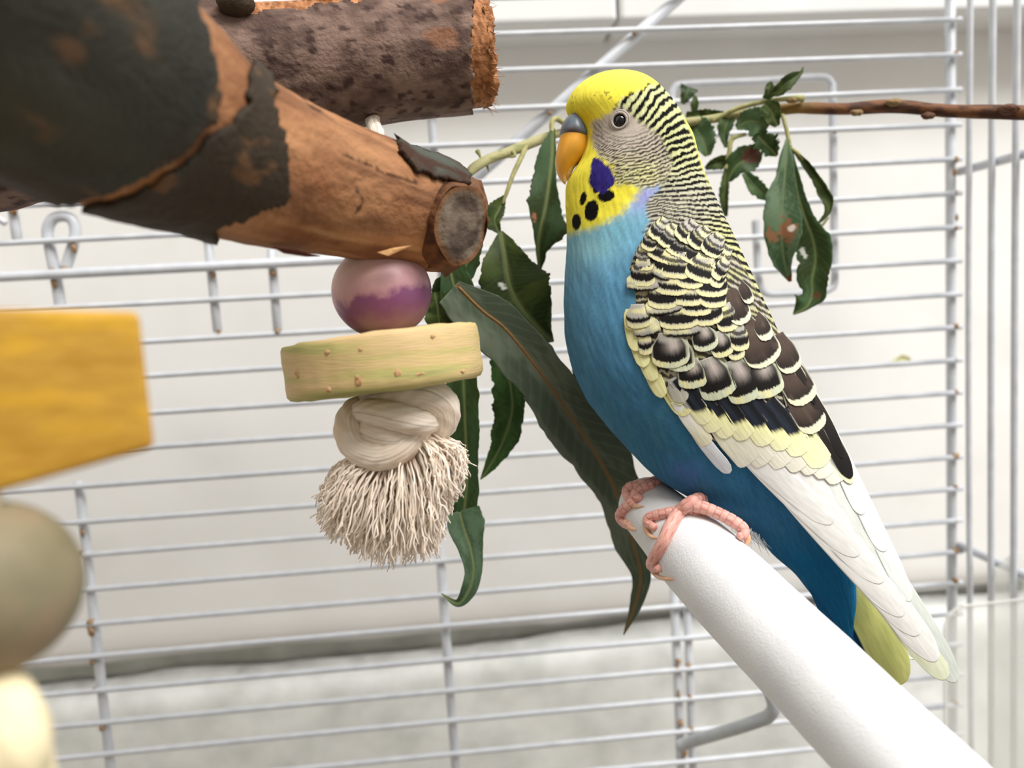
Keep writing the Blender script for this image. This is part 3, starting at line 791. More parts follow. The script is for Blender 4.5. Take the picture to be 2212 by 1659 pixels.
def f_brown(e, side=0.86):
    def f(X, Y, l, q, dist, L_, Wd, sd):
        jit = vn(q * Wd / 2.2, 0 * q, sd) * 1.8
        c = mixc(full(X, BRN), full(X, LC(36, 29, 26)), sm(60, 12, dist) * .9)
        c = mixc(c, full(X, LC(98, 84, 74)), sm(.3, .9, vn(q * 3, l * 4, sd)) * .5)
        c = mixc(c, full(X, LC(222, 224, 208)), sm(side + .05, side + .1, np.abs(q)) * .6)
        return mixc(c, mixc(full(X, LC(214, 217, 200)), full(X, CRM), sm(0, 6, e - dist) * .4), sm(e * .8 + 2, e * .8 - 2, dist + jit + 2.5 * q ** 2))
    return f
def f_sec(yl, tone=YLW):
    def f(X, Y, l, q, dist, L_, Wd, sd):
        jit = vn(q * Wd / 2.4, l * 6, sd) * 3
        c = mixc(full(X, LC(26, 27, 30)), full(X, LC(52, 60, 76)), np.exp(-((q - .1) / .3) ** 2) * .5)
        c = mixc(c, full(X, LC(176, 172, 168)), sm(-.45, -.7, q))
        c = mixc(c, full(X, LC(206, 202, 192)), sm(.9, .97, q))
        yy = mixc(full(X, tone), full(X, WHT), sm(.5, 1.2, l) * .3 + sm(.4, -1, q) * .15)
        yy = mixc(yy, full(X, LC(214, 210, 170)), sm(.9, .99, np.abs(q)) * .2)
        return mixc(c, yy, sm(yl + 7, yl - 7, dist + 0.55 * Wd * q * .5 + jit))
    return f
def f_plain(c0, c1=None, line=.35):
    c1 = c0 if c1 is None else c1
    def f(X, Y, l, q, dist, L_, Wd, sd):
        c = mixc(full(X, c0), full(X, c1), sm(0.2, 0.95, l))
        c = mixc(c, full(X, c0 * .72), sm(.86, .99, np.abs(q)) * line)
        return mixc(c, full(X, WHT), np.exp(-(q / .04) ** 2) * .25)
    return f
def f_dark(e=.86):
    def f(X, Y, l, q, dist, L_, Wd, sd):
        c = mixc(full(X, LC(44, 37, 33)), full(X, BLK), sm(.2, .9, l))
        return mixc(c, full(X, LC(226, 224, 196)), sm(e, e + .07, np.abs(q)))
    return f
k8 = lambda x, y: (1340 + x / 5.53, 480 + y / 5.53)
k9 = lambda x, y: (1400 + x / 4.609, 700 + y / 4.609)
# flight feathers first (lowest layer)
sd = 100
prim = [((2066, 1474), (1720, 905), 58, LC(226, 228, 222), LC(208, 214, 206)), ((2044, 1468), (1690, 930), 62, WHT, LC(232, 236, 206)), ((2024, 1428), (1655, 930), 60, WHT, WHT), ((1985, 1372), (1620, 925), 58, WHT, WHT),
        ((1952, 1330), (1580, 905), 56, WHT, WHT), ((1908, 1258), (1560, 890), 54, WHT, WHT), ((1855, 1200), (1530, 880), 52, WHT, WHT), ((1800, 1130), (1500, 865), 48, WHT, WHT)]
for i, (t_, b_, wd_, ca, cb_) in enumerate(prim):
    d = np.subtract(t_, b_); L_ = np.linalg.norm(d)
    feather(t_, d, L_, wd_ * 1.12, f_plain(ca, cb_, .35), lift=(-1 - 0.9 * (7 - i) * 0.5, 0.5 + 1.1 * i), camber=2.0, blunt=.80, basew=.8, seed=sd + i, bend=-6, res=3.0, ragged=.5, name='flight_feather', th=.8)
# far-edge tail-side white feather behind
for i, (t_, wd_) in enumerate([((1966, 1300), 40), ((1912, 1192), 40), ((1864, 1112), 36)]):
    d = np.subtract(t_, (1740, 830)); L_ = np.linalg.norm(d)
    feather(t_, d, L_, wd_, f_plain(LC(232, 234, 232), LC(228, 232, 228), .3), lift=(-3, 2 + i), camber=1.5, blunt=.84, basew=.7, seed=sd + 20 + i, res=3.2, ragged=.5, name='flight_feather', th=.8)
# white secondaries under the yellow row
for i, (tx, ty) in enumerate([(1040, 1372), (1200, 1376), (1390, 1392), (1560, 1425), (1700, 1452), (1830, 1490), (1950, 1545)]):
    t_ = k9(tx, ty)
    feather(t_, (.66, .75), 118 + 4 * i, 62, f_plain(LC(240, 236, 212), LC(238, 233, 216), .10), lift=(1, 8.5), camber=1.6, blunt=.88, basew=.8, seed=sd + 30 + i, zoff=.35 * i, ragged=.8)
# small white feather over the flank
feather(k9(818, 1482), (.60, .80), 165, 30, f_plain(LC(228, 230, 234), LC(218, 220, 226), .3), lift=(2, 8), camber=2, blunt=.82, basew=.7, seed=sd + 40, bend=-5)
feather(k9(600, 1200), (.60, .80), 120, 34, f_plain(WHT, LC(236, 230, 200), .3), lift=(2, 7), camber=2, blunt=.9, basew=.7, seed=sd + 41)
# yellow leading coverts
for i, (tx, ty, L_, wd_, dx, dy_) in enumerate([(395, 905, 105, 46, .55, .83), (345, 800, 95, 40, .5, .86), (150, 730, 105, 34, .42, .9), (60, 570, 100, 34, .36, .93), (-30, 430, 95, 34, .3, .95), (-110, 270, 90, 34, .2, .98), (-165, 60, 52, 30, .08, 1)]):
    feather(k9(tx, ty), (dx, dy_), L_, wd_, f_plain(LC(228, 223, 162), LC(232, 228, 168), .12), lift=(-20, 7 + .3 * i), camber=2.2, blunt=.7, seed=sd + 50 + i)
feather(k9(355, 780), (.45, .9), 58, 40, f_plain(LC(176, 174, 166), LC(190, 186, 172), .3), lift=(-2, 9), camber=1.5, seed=sd + 59)
# secondary row: black stripes ending in yellow
sec = [((600, 985), 118, 40, 30), ((700, 1060), 120, 46, 44), ((830, 1115), 125, 48, 48), ((1000, 1135), 122, 50, 40), ((1215, 1190), 128, 54, 44), ((1390, 1235), 130, 54, 44), ((1560, 1290), 138, 58, 50), ((1760, 1410), 152, 58, 72)]
for i, (t_, L_, wd_, yl) in enumerate(sec):
    feather(k9(*t_), (.60, .80), L_, wd_, f_sec(yl), lift=(2.5, 9.5), zoff=.5 * i, camber=1.6, blunt=.84, basew=.8, seed=sd + 70 + i)
# long dark tertials down the back edge
feather(k9(2032, 1590), (.53, .85), 150, 34, f_sec(12), lift=(4, 10), zoff=3, camber=1.5, blunt=.5, basew=.9, seed=sd + 81, ragged=.5)
feather(k9(2022, 1535), (.50, .866), 190, 40, f_dark(.88), lift=(4, 10), zoff=4, camber=1.5, blunt=.55, basew=.9, seed=sd + 82, bend=3, ragged=.5)
feather(k9(1945, 1345), (.46, .89), 175, 26, f_dark(.86), lift=(4, 9.5), zoff=5, camber=1.5, blunt=.5, basew=.9, seed=sd + 83, bend=4, ragged=.5)
feather(k9(1660, 800), (.47, .88), 120, 20, f_dark(.8), lift=(4, 8.5), zoff=5, camber=1.5, blunt=.5, basew=.9, seed=sd + 84, bend=3, ragged=.5)
feather(k9(1695, 1070), (.53, .85), 122, 66, f_brown(22), lift=(-3, 11), zoff=4.5, camber=2, blunt=.76, basew=.65, seed=sd + 85)
# greater coverts with dark hearts
for i, (t_, dx, L_, wd_, b_, e_) in enumerate([((330, 475), .05, 70, 60, 26, 12), ((450, 645), .10, 66, 62, 27, 15), ((735, 745), .34, 94, 80, 46, 17), ((1010, 775), .38, 98, 78, 48, 17), ((1215, 732), .30, 94, 76, 44, 17)]):
    feather(k9(*t_), (dx, 1 - dx * .2), L_, wd_, f_big(b_, e_), lift=(3, 11), zoff=.5 * i, camber=2, blunt=.78, seed=sd + 90 + i)
feather(k9(1590, 790), (.50, .866), 112, 70, f_brown(20), lift=(-3, 12.5), zoff=5, camber=2, blunt=.74, basew=.65, seed=sd + 96)
feather(k9(1455, 480), (.44, .9), 90, 54, f_brown(16), lift=(-3, 13), zoff=6, camber=2, blunt=.72, basew=.65, seed=sd + 97)
feather(k9(1215, 405), (.52, .85), 110, 84, f_brown(15), lift=(-9, 13), zoff=5.5, camber=2, blunt=.72, basew=.5, seed=sd + 98)
feather(k9(1200, 160), (.45, .9), 70, 36, f_brown(17), lift=(-20, 12), zoff=8, camber=2, blunt=.72, basew=.5, seed=sd + 99)
feather(k8(1490, 1215), (.46, .89), 100, 50, f_brown(15), lift=(-20, 13), zoff=7, camber=2, blunt=.72, basew=.5, seed=sd + 101)
feather(k8(1560, 970), (.45, .9), 55, 26, f_brown(13), lift=(-20, 12), zoff=9, camber=1.5, blunt=.72, basew=.5, seed=sd + 102)
# median and lesser coverts, bottom rows first
lst = [(600, 1590, 400, 175, 0, 'z'), (300, 1500, 150, 50, 10, 's'), (1430, 1455, 170, 80, 35, 's'), (1380, 1535, 160, 95, -12, 's'), (1210, 1475, 250, 145, -20, 'b'), (1010, 1405, 270, 145, -15, 'b'),
       (750, 1335, 360, 45, -5, 't'), (330, 1335, 290, 40, -12, 't'), (220, 1185, 260, 40, 0, 's'), (1280, 1195, 200, 95, -10, 's'), (1050, 1125, 270, 85, -10, 's'), (710, 1165, 370, 95, -2, 's'),
       (920, 1030, 290, 50, -3, 's'), (530, 1075, 340, 40, -8, 't'), (1110, 925, 240, 70, 0, 's'), (810, 910, 280, 55, 0, 's'), (510, 925, 280, 95, 0, 's'), (270, 800, 350, 20, 0, 't'),
       (1090, 790, 290, 80, 0, 's'), (610, 785, 300, 50, 5, 's'), (830, 700, 250, 60, 5, 's'), (270, 665, 260, 80, 0, 's'), (480, 650, 190, 45, 22, 't'), (960, 610, 290, 80, 18, 's'), (630, 565, 360, 80, 8, 's'),
       (300, 480, 220, 70, 0, 's'), (520, 405, 310, 70, 18, 's'), (870, 410, 340, 90, 25, 's'), (660, 315, 200, 70, 32, 's'), (530, 210, 180, 60, 38, 's'),
       (1180, 600, 130, 60, 30, 's'), (1160, 690, 130, 60, 20, 's'), (1080, 330, 200, 55, 32, 's'), (1180, 480, 170, 55, 32, 's'), (340, 270, 160, 50, 20, 's'), (420, 130, 160, 50, 35, 's'), (760, 160, 200, 50, 38, 's'), (900, 230, 180, 60, 42, 's')]
for i, (x, y, w__, b_, tl, ty) in enumerate(lst):
    a = math.radians(tl); d = np.array([-math.sin(a), math.cos(a)])
    if y > 1100 and ty != 't': d = np.array([max(d[0], .08), d[1]])
    bpx = b_ / 5.53; e_ = 12.5 if y > 450 else 9.5
    if ty == 't': e_ = 1.5
    c0 = np.array(k8(x, y)); t_ = c0 + d * (bpx / 2 + e_)
    if ty == 'z': fn, L_ = f_big(bpx * 1.0, 13), 78
    elif ty == 'b': fn, L_ = f_big(bpx * .9, 12), 58
    elif ty == 't': fn, L_ = f_thin(max(3.0, bpx * .55)), 44
    else: fn, L_ = f_scallop(bpx, e_, rep_=(y < 720 or x > 1050)), bpx + e_ + 34
    feather(t_, d, L_, w__ / 5.53 * ((1.30 if x > 420 else 1.12) if ty in 'st' else 1.14), fn, lift=(4, 11) if y > 520 else (-9, 9), zoff=(3.0 if y > 520 else 1.5) + .09 * i + .5 * (i % 3), camber=2.0, blunt=.78 if ty in 'st' else .70, seed=sd + 120 + i, res=1.7)

# ---- tail
def tsurf(x, y): return np.interp(y, [1150, 1250, 1480], [20, 12, 4]) + 0 * x
onebird = bird
def tail(tip, base, wd_, fn, z, seed, bl=.8):
    d = np.subtract(tip, base); L_ = np.linalg.norm(d)
    feather(tip, d, L_, wd_, fn, lift=(0, 0), camber=4, blunt=bl, basew=.6, seed=seed, surf=tsurf, zoff=z, parent=bird, name='tail_feather', res=3.0, th=1.2, ragged=.6)
f_tb = f_plain(LC(22, 84, 128), LC(16, 62, 104), .5)
tail((1905, 1560), (1745, 1180), 52, f_tb, -14, 301); tail((1880, 1520), (1735, 1190), 46, f_tb, -4, 302); tail((1862, 1462), (1730, 1195), 42, f_tb, 4, 303)
def f_ty(X, Y, l, q, dist, L_, Wd, sd_):
    c = mixc(full(X, LC(186, 188, 116)), full(X, LC(208, 208, 130)), sm(-.5, .8, q + .6 * vn(X / 30, Y / 60, 5)))
    c = mixc(c, full(X, LC(216, 214, 160)), sm(.4, .0, l) * .6)
    c = mixc(c, full(X, LC(24, 30, 34)), sm(.30, .16, l))
    return mixc(c, full(X, LC(222, 224, 160)), sm(-.8, -.95, q) * .6)
tail((1950, 1478), (1788, 1150), 84, f_ty, -8, 305, .78)
tail((1936, 1440), (1800, 1160), 70, f_ty, -22, 306, .78)

# ---- feet
def skin_c(l, p, sd_=0):
    sc1 = np.abs(((l * 620) % 1.0) - .5) * 2
    sc2 = np.abs(((p / (2 * np.pi) * 6 + np.floor(l * 620) * .5) % 1.0) - .5) * 2
    g = np.minimum(1 - sc1, 1 - sc2)
    return sm(.0, .28, g), vn(l * 620, p * 2, sd_)
M['skin'] = col_mat('scaly_foot_skin', rough=0.45, spec=0.4, sss=0.25, bump=0.35, bscale=2600, bdist=0.0003)
M['claw'] = noise_mat('claw_horn', [(214, 160, 126), (226, 186, 150)], 900, rough=0.35, spec=0.5)
def perchD(x, y):
    o_ = Vector(CAM); d = FW + (x - CX) / F * RT - (y - CY) / F * UP
    h = perch_bvh.ray_cast(o_, Vector(d).normalized())
    if h[0] is not None: return float((np.array(h[0]) - CAM) @ FW), True
    hn = perch_bvh.find_nearest(Vector(P(x, y, .198)))
    return float((np.array(hn[0]) - CAM) @ FW), False
def foot(name, toes, claws):
    mb = MB(); cl = []
    for k_, pts_ in enumerate(toes):
        w3 = []
        for (x, y, r, *dd_) in pts_:
            if dd_: D = dd_[0]
            else:
                D, hit = perchD(x, y)
                if hit: D -= r * .195 / F * .85
            w3.append(list(P(x, y, D)) + [r * D / F])
        c_ = cr(w3, 90)
        def dsp(l, p):
            g, n2 = skin_c(l, p, k_); return 0.10 * (g - .6) + .06 * vn(l * 250, p * 1.3, k_ + 4)
        Vt, qt, Ut = tube(c_[:, :3], c_[:, 3], na=30, disp=dsp)
        g, n2 = skin_c(Ut[:, 0], Ut[:, 1] * 2 * np.pi, k_)
        Cc = mixc(np.broadcast_to(LC(206, 136, 124), (len(Vt), 3)), np.broadcast_to(LC(236, 184, 170), (len(Vt), 3)), g * (.75 + .25 * n2))
        mb.add(Vt, qt, Ut, Cc)
        cl.append(c_[-1])
    o = mb.build(name, M['skin'], bird)
    for pts_ in claws:
        w3 = []
        for (x, y, r, *dd_) in pts_:
            D = dd_[0] if dd_ else perchD(x, y)[0] - r * .195 / F * .9
            w3.append(list(P(x, y, D)) + [r * D / F])
        c_ = cr(w3, 24)
        Vt, qt, Ut = tube(c_[:, :3], np.maximum(c_[:, 3], 1e-5), na=14)
        mk('claw', Vt, qt, M['claw'], o, uv=Ut)
    return o
foot('foot', [[(1540, 1062, 10, .199), (1518, 1074, 13, .194), (1492, 1086, 15, .1895), (1468, 1105, 14), (1447, 1140, 14), (1430, 1176, 13), (1412, 1208, 13), (1409, 1222, 12), (1424, 1228, 9)],
              [(1484, 1092, 13), (1462, 1103, 11), (1432, 1109, 11), (1403, 1117, 11), (1398, 1128, 10), (1408, 1136, 9), (1416, 1140, 7)],
              [(1490, 1090, 14, .190), (1522, 1097, 13.5, .1886), (1555, 1111, 13, .1875), (1584, 1126, 13, .186), (1604, 1141, 12.5, .185), (1607, 1154, 11, .184), (1596, 1160, 8, .1835)],
              [(1476, 1096, 12), (1500, 1106, 9), (1530, 1112, 9)]],
     [[(1409, 1226, 9), (1420, 1242, 7.5), (1438, 1250, 5), (1457, 1251, 1)], [(1396, 1132, 8), (1398, 1148, 6.5), (1408, 1160, 4), (1420, 1163, 1)], [(1610, 1152, 9, .1845), (1615, 1166, 7.5, .184), (1610, 1184, 2.5, .1835)]])
foot('foot', [[(1468, 1034, 12, .212), (1436, 1034, 13, .208), (1408, 1042, 12), (1372, 1050, 12), (1357, 1057, 12), (1356, 1070, 11), (1364, 1080, 8)],
              [(1408, 1046, 11), (1380, 1058, 11), (1372, 1072, 10), (1384, 1076, 8)],
              [(1368, 1082, 11), (1350, 1098, 11), (1341, 1114, 12), (1348, 1128, 11), (1360, 1136, 8)],
              [(1440, 1036, 12, .208), (1470, 1050, 10, .206), (1500, 1066, 9, .205)]],
     [[(1357, 1074, 8), (1362, 1088, 6.5), (1376, 1094, 4), (1392, 1094, 1)], [(1352, 1130, 9), (1362, 1140, 7), (1374, 1145, 2)]])
# pale fluff of the thigh under the belly
fm = MB()
for i in range(60):
    x0 = random.uniform(1575, 1650); y0 = np.interp(x0, [1575, 1650], [1118, 1168]) - random.uniform(2, 10)
    x1 = x0 + random.uniform(8, 26); y1 = y0 + random.uniform(18, 42)
    D = random.uniform(.194, .202)
    fm.tube(cr([P(x0, y0, D), P((x0 + x1) / 2 - 3, (y0 + y1) / 2, D), P(x1, y1, D)], 6), np.linspace(1.3, .3, 6) * D / F, na=4)
M['fluff'] = noise_mat('white_down', [(226, 230, 234), (240, 242, 244)], 500, rough=0.8)
props(fm.build('down_fluff', M['fluff'], bird), kind='stuff', label='white down at the thigh')

# ------------------------------------------------------------------ logs
def log_geo(tab, n, na, disp, capn=6):
    w3 = [list(P(x, y, D)) + [r] for x, y, D, r in tab]
    c_ = cr(w3, n)
    T, N_, B_ = frames(c_[:, :3])
    ph = np.linspace(0, 2 * np.pi, na, endpoint=False)
    L_ = np.concatenate([[0], np.cumsum(np.linalg.norm(np.diff(c_[:, :3], axis=0), axis=1))])
    R_ = c_[:, 3:4] * (1 + disp(L_[:, None] + 0 * ph[None], ph[None] + 0 * L_[:, None]))
    dirs = np.cos(ph)[None, :, None] * N_[:, None] + np.sin(ph)[None, :, None] * B_[:, None]
    return c_, T, L_, ph, R_, dirs
def px_of(Vw):
    d = Vw - CAM; D = d @ FW
    return CX + F * (d @ RT) / D, CY - F * (d @ UP) / D

M['log'] = col_mat('log_wood', rough=0.7, spec=0.2, bump=0.8, bscale=450, bdist=0.0011)
M['bark'] = col_mat('log_bark', rough=0.75, spec=0.2, bump=0.7, bscale=900, bdist=0.0007)
def cyl_noise(l, p, sl, sp, seed, n=3):
    return fbm(l * sl, np.cos(p) * sp + 11, seed, n) * .5 + fbm(l * sl + 5, np.sin(p) * sp + 23, seed + 7, n) * .5

# --- log A: dark bark, peeled toward its end
tabA = [(-250, -175, .095, .0232), (60, 50, .110, .0206), (263, 200, .125, .0185), (470, 320, .141, .0154), (620, 378, .154, .0141), (800, 428, .168, .0130), (930, 468, .178, .0122), (985, 486, .182, .0112)]
LA0 = P(600, 520, .15)
logA = empty('peeled_branch', LA0, 'thick branch with dark bark at left and peeled orange wood toward its knotted end', 'branch')
cA, TA, LA, phA, RA, dA = log_geo(tabA, 300, 150, lambda l, p: .05 * cyl_noise(l, p, 60, 1.3, 3) + .015 * cyl_noise(l, p, 300, 4, 9))
VA = cA[:, None, :3] + RA[..., None] * dA
end = []
for k_ in range(1, 8):
    t = k_ / 7
    end.append(cA[-1, :3] + TA[-1] * (.0030 * math.sin(t * 1.57)) + (RA[-1] * math.cos(t * 1.57) * (1 + .12 * vn(np.cos(phA) * 3, np.sin(phA) * 3, 4)))[:, None] * dA[-1] + TA[-1] * (.0012 * vn(phA * 3, phA * 0 + k_ * .7, 5))[:, None])
st_ = np.array([cA[0, :3] + (RA[0] * f_)[:, None] * dA[0] for f_ in (.01, .3, .6, .9)])
Vall = np.concatenate([st_, VA, np.array(end)], 0)
xw, yw = px_of(Vall)
lg = np.concatenate([LA[:1]] * 4 + [LA, LA[-1] + np.arange(1, 8) * .0006])[:, None] + 0 * xw
pg = phA[None] + 0 * xw
n1 = cyl_noise(lg, pg, 45, 2.2, 31); n2 = cyl_noise(lg, pg, 25, 7, 37, 4)
CA = mixc(np.broadcast_to(LC(172, 124, 86), xw.shape + (3,)), np.broadcast_to(LC(130, 84, 54), xw.shape + (3,)), sm(-.3, .5, n1))
CA = mixc(CA, np.broadcast_to(LC(204, 160, 116), xw.shape + (3,)), sm(.1, .6, n2) * .7)
CA = mixc(CA, np.broadcast_to(LC(92, 56, 36), xw.shape + (3,)), sm(.02, .26, cyl_noise(lg, pg, 55, 5, 41, 4)) * .6)
CA = CA * (1 + .22 * fbm(lg * 90, np.cos(pg) * 14 + np.sin(pg) * 9, 53))[..., None]
CA = mixc(CA, np.broadcast_to(LC(112, 70, 44), xw.shape + (3,)), sm(.05, .4, cyl_noise(lg, pg, 22, 3, 47, 3)) * .7)
CA = mixc(CA, np.broadcast_to(LC(86, 56, 40), xw.shape + (3,)), sm(905, 985, xw + 30 * vn(xw / 30, yw / 30, 3)) * .8)
crk = [((735, 330), (790, 352), (830, 375), (900, 395)), ((770, 410), (785, 435), (768, 460)), ((640, 190), (665, 225), (690, 240))]
for poly in crk:
    for a_, b_ in zip(poly[:-1], poly[1:]):
        a_ = np.array(a_, float); b_ = np.array(b_, float); e = b_ - a_
        t = np.clip(((xw - a_[0]) * e[0] + (yw - a_[1]) * e[1]) / (e @ e), 0, 1)
        dd_ = np.hypot(xw - a_[0] - t * e[0], yw - a_[1] - t * e[1]) + 3 * vn(xw / 8, yw / 8, 6)
        CA = mixc(CA, np.broadcast_to(LC(58, 32, 22), CA.shape), sm(4.5, 1, dd_) * .85)
nrA, naA = Vall.shape[:2]
mk('wood', Vall.reshape(-1, 3), gridf(nrA, naA), M['log'], logA, col=np.clip(CA, .01, .9).reshape(-1, 3))
# bark sleeves: two pieces with a peeled groove between
def bark_piece(name, cv, dirs, Rv, lgv, pgv, keep, thick, colf, parent, mt):
    nr_, na_ = Rv.shape
    Vo = cv[:, None] + (Rv + thick)[..., None] * dirs
    x_, y_ = px_of(Vo.reshape(-1, 3)); x_ = x_.reshape(Rv.shape); y_ = y_.reshape(Rv.shape)
    k_ = keep(x_, y_, lgv, pgv)
    rough = 1 + 0
    Vo = cv[:, None] + (Rv + thick * (1 + .35 * cyl_noise(lgv, pgv, 160, 5, 61)))[..., None] * dirs
    fq = gridf(nr_, na_)
    kf = k_.ravel()
    fq = fq[kf[fq].all(1)]
    used = np.unique(fq); mp = np.full(nr_ * na_, -1); mp[used] = np.arange(len(used))
    Cc = colf(x_, y_, lgv, pgv).reshape(-1, 3)[used]
    o = mk(name, Vo.reshape(-1, 3)[used], mp[fq], mt, parent, col=np.clip(Cc, .004, .9))
    m = o.modifiers.new('thickness', 'SOLIDIFY'); m.thickness = thick * 1.15; m.offset = -1
    return o
def greenbark(x, y, l, p):
    a = cyl_noise(l, p, 60, 3, 71, 4); b_ = cyl_noise(l, p, 140, 7, 75, 3)
    c = mixc(np.broadcast_to(LC(46, 45, 39), x.shape + (3,)), np.broadcast_to(LC(66, 66, 58), x.shape + (3,)), sm(-.3, .5, a))
    c = mixc(c, np.broadcast_to(LC(62, 49, 37), x.shape + (3,)), sm(.0, .45, cyl_noise(l, p, 40, 2, 79, 3)) * .7)
    return mixc(c, np.broadcast_to(LC(150, 104, 66), x.shape + (3,)), sm(.30, .5, b_) * .35)
gx1 = [(-600, -900), (425, -900), (436, 0), (452, 60), (474, 150), (482, 215), (478, 262), (430, 300), (395, 345), (330, 380), (235, 425), (150, 445), (60, 470), (-600, 620)]
gx2 = [(520, -900), (535, 60), (548, 130), (540, 200), (520, 262), (470, 290), (430, 330), (400, 368), (330, 405), (240, 442), (150, 465), (60, 490), (-500, 700), (400, 900), (470, 500), (560, 462), (622, 448), (634, 400), (620, 300), (604, 230), (590, 165), (570, 100), (590, -900)]
lgA = LA[:, None] + 0 * RA; pgA = phA[None] + 0 * RA
jx = lambda x, y, s: (x + 9 * vn(x / 22, y / 22, s) + 5 * vn(x / 8, y / 8, s + 1), y + 9 * vn(x / 22 + 7, y / 22, s + 2))
bark_piece('bark', cA[:, :3], dA, RA, lgA, pgA, lambda x, y, l, p: inpoly(*jx(x, y, 3), gx1), .0013, greenbark, logA, M['bark'])
bark_piece('bark', cA[:, :3], dA, RA, lgA, pgA, lambda x, y, l, p: inpoly(*jx(x, y, 13), gx2), .0011, greenbark, logA, M['bark'])
fl1 = [(905, 318), (940, 326), (985, 350), (1025, 372), (1022, 395), (990, 392), (950, 372), (925, 350)]
fl2 = [(850, 285), (885, 310), (930, 330), (945, 380), (930, 388), (905, 345), (868, 320)]
def darkbark(x, y, l, p):
    return mixc(np.broadcast_to(LC(74, 78, 70), x.shape + (3,)), np.broadcast_to(LC(62, 40, 30), x.shape + (3,)), sm(-.1, .4, cyl_noise(l, p, 160, 6, 83, 3) + .2))
lgf = np.concatenate([LA, LA[-1:]])
bark_piece('bark_flake', cA[:, :3], dA, RA, lgA, pgA, lambda x, y, l, p: inpoly(x + 4 * vn(x / 18, y / 18, 23), y + 4 * vn(x / 18, y / 18, 24), [(858, 300), (900, 312), (960, 335), (1010, 362), (1020, 400), (950, 385), (905, 372), (880, 340)]), .0012, darkbark, logA, M['bark'])
def slab(name, outline, th, mt, parent, colv):
    """thick ragged flake from an outline of (x, y, depth)"""
    pts_ = np.array([P(*p_) for p_ in outline]); n = len(pts_)
    bk = pts_ + FW * th
    c0, c1_ = pts_.mean(0) - FW * th * .4, bk.mean(0)
    Vv = np.vstack([pts_, bk, c0[None], c1_[None]]); i = np.arange(n); j = (i + 1) % n
    return mk(name, Vv, [np.stack([i, i + n, j + n, j], 1), np.vstack([np.stack([i, j, np.full(n, 2 * n)], 1), np.stack([j + n, i + n, np.full(n, 2 * n + 1)], 1)])], mt, parent, col=np.broadcast_to(colv, (len(Vv), 3)), smooth=False)
slab('bark_flake', [(852, 288, .166), (872, 308, .167), (900, 316, .169), (925, 322, .170), (958, 342, .172), (985, 356, .173), (1018, 374, .175), (1012, 388, .172), (975, 380, .170), (945, 372, .168), (915, 348, .167), (880, 336, .165), (862, 314, .164), (868, 300, .165)], .0016, M['bark'], logA, LC(64, 62, 54))
slab('bark_flake', [(850, 286, .163), (862, 296, .163), (905, 334, .165), (930, 372, .167), (920, 376, .166), (895, 344, .164), (860, 310, .163)], .0012, M['bark'], logA, LC(52, 34, 26))
slab('bark_flake', [(588, 534, .148), (640, 540, .150), (690, 552, .153), (660, 553, .152), (610, 546, .149)], .0010, M['bark'], logA, LC(84, 42, 32))
slab('bark_flake', [(815, 545, .160), (850, 535, .161), (890, 530, .162), (860, 542, .161), (838, 552, .160)], .0008, M['log'], logA, LC(196, 150, 100))
# sawn side stub facing the viewer
sa, sb = P(915, 478, .1775), P(996, 487, .1665)
st = np.linspace(0, 1, 24)[:, None]
spts = sa + (sb - sa) * st
Ts = (sb - sa) / np.linalg.norm(sb - sa)
n0 = np.cross(Ts, UP); n0 /= np.linalg.norm(n0); n1_ = np.cross(n0, Ts)
ph = np.linspace(0, 2 * np.pi, 60, endpoint=False)
prof = np.interp(st[:, 0], [0, .5, .9, 1], [.0108, .0096, .0090, .0084])
wob = 1 + .07 * vn(np.cos(ph) * 1.6 + 4, np.sin(ph) * 1.6, 5)
ring = lambda c_, r_: c_ + (r_ * wob * np.cos(ph))[:, None] * n0 * .78 + (r_ * wob * np.sin(ph))[:, None] * n1_
Vs = np.array([ring(spts[i], prof[i] * (1 + .05 * vn(ph * 2, ph * 0 + i * .2, 7))) for i in range(24)])
x_, y_ = px_of(Vs.reshape(-1, 3)); 
Cs = mixc(np.broadcast_to(LC(74, 48, 34), (len(x_), 3)), np.broadcast_to(LC(112, 74, 48), (len(x_), 3)), sm(-.4, .5, vn(x_ / 14, y_ / 9, 5)))
stub = mk('side_stub', Vs.reshape(-1, 3), gridf(24, 60), M['log'], logA, col=Cs)
fr_ = np.linspace(1, 0.01, 14)
Vf = np.array([ring(sb + Ts * (.0006 * math.sin((1 - f_) * 2) - .0010 * vn(np.cos(ph) * 2 * f_ + 3, np.sin(ph) * 2 * f_, 9))[:, None], prof[-1] * f_) for f_ in fr_])
x_, y_ = px_of(Vf.reshape(-1, 3))
rg = np.repeat(fr_, 60)
Cf = mixc(np.broadcast_to(LC(112, 98, 84), (len(x_), 3)), np.broadcast_to(LC(84, 70, 60), (len(x_), 3)), sm(-.2, .6, vn(x_ / 30, y_ / 34, 15) + .3 * np.sin(rg * 14)))
Cf = mixc(Cf, np.broadcast_to(LC(120, 82, 52), Cf.shape), sm(.8, .97, rg))
props(mk('sawn_face', Vf.reshape(-1, 3), gridf(14, 60), M['log'], stub, col=Cf), label='grey sawn face of the side stub')

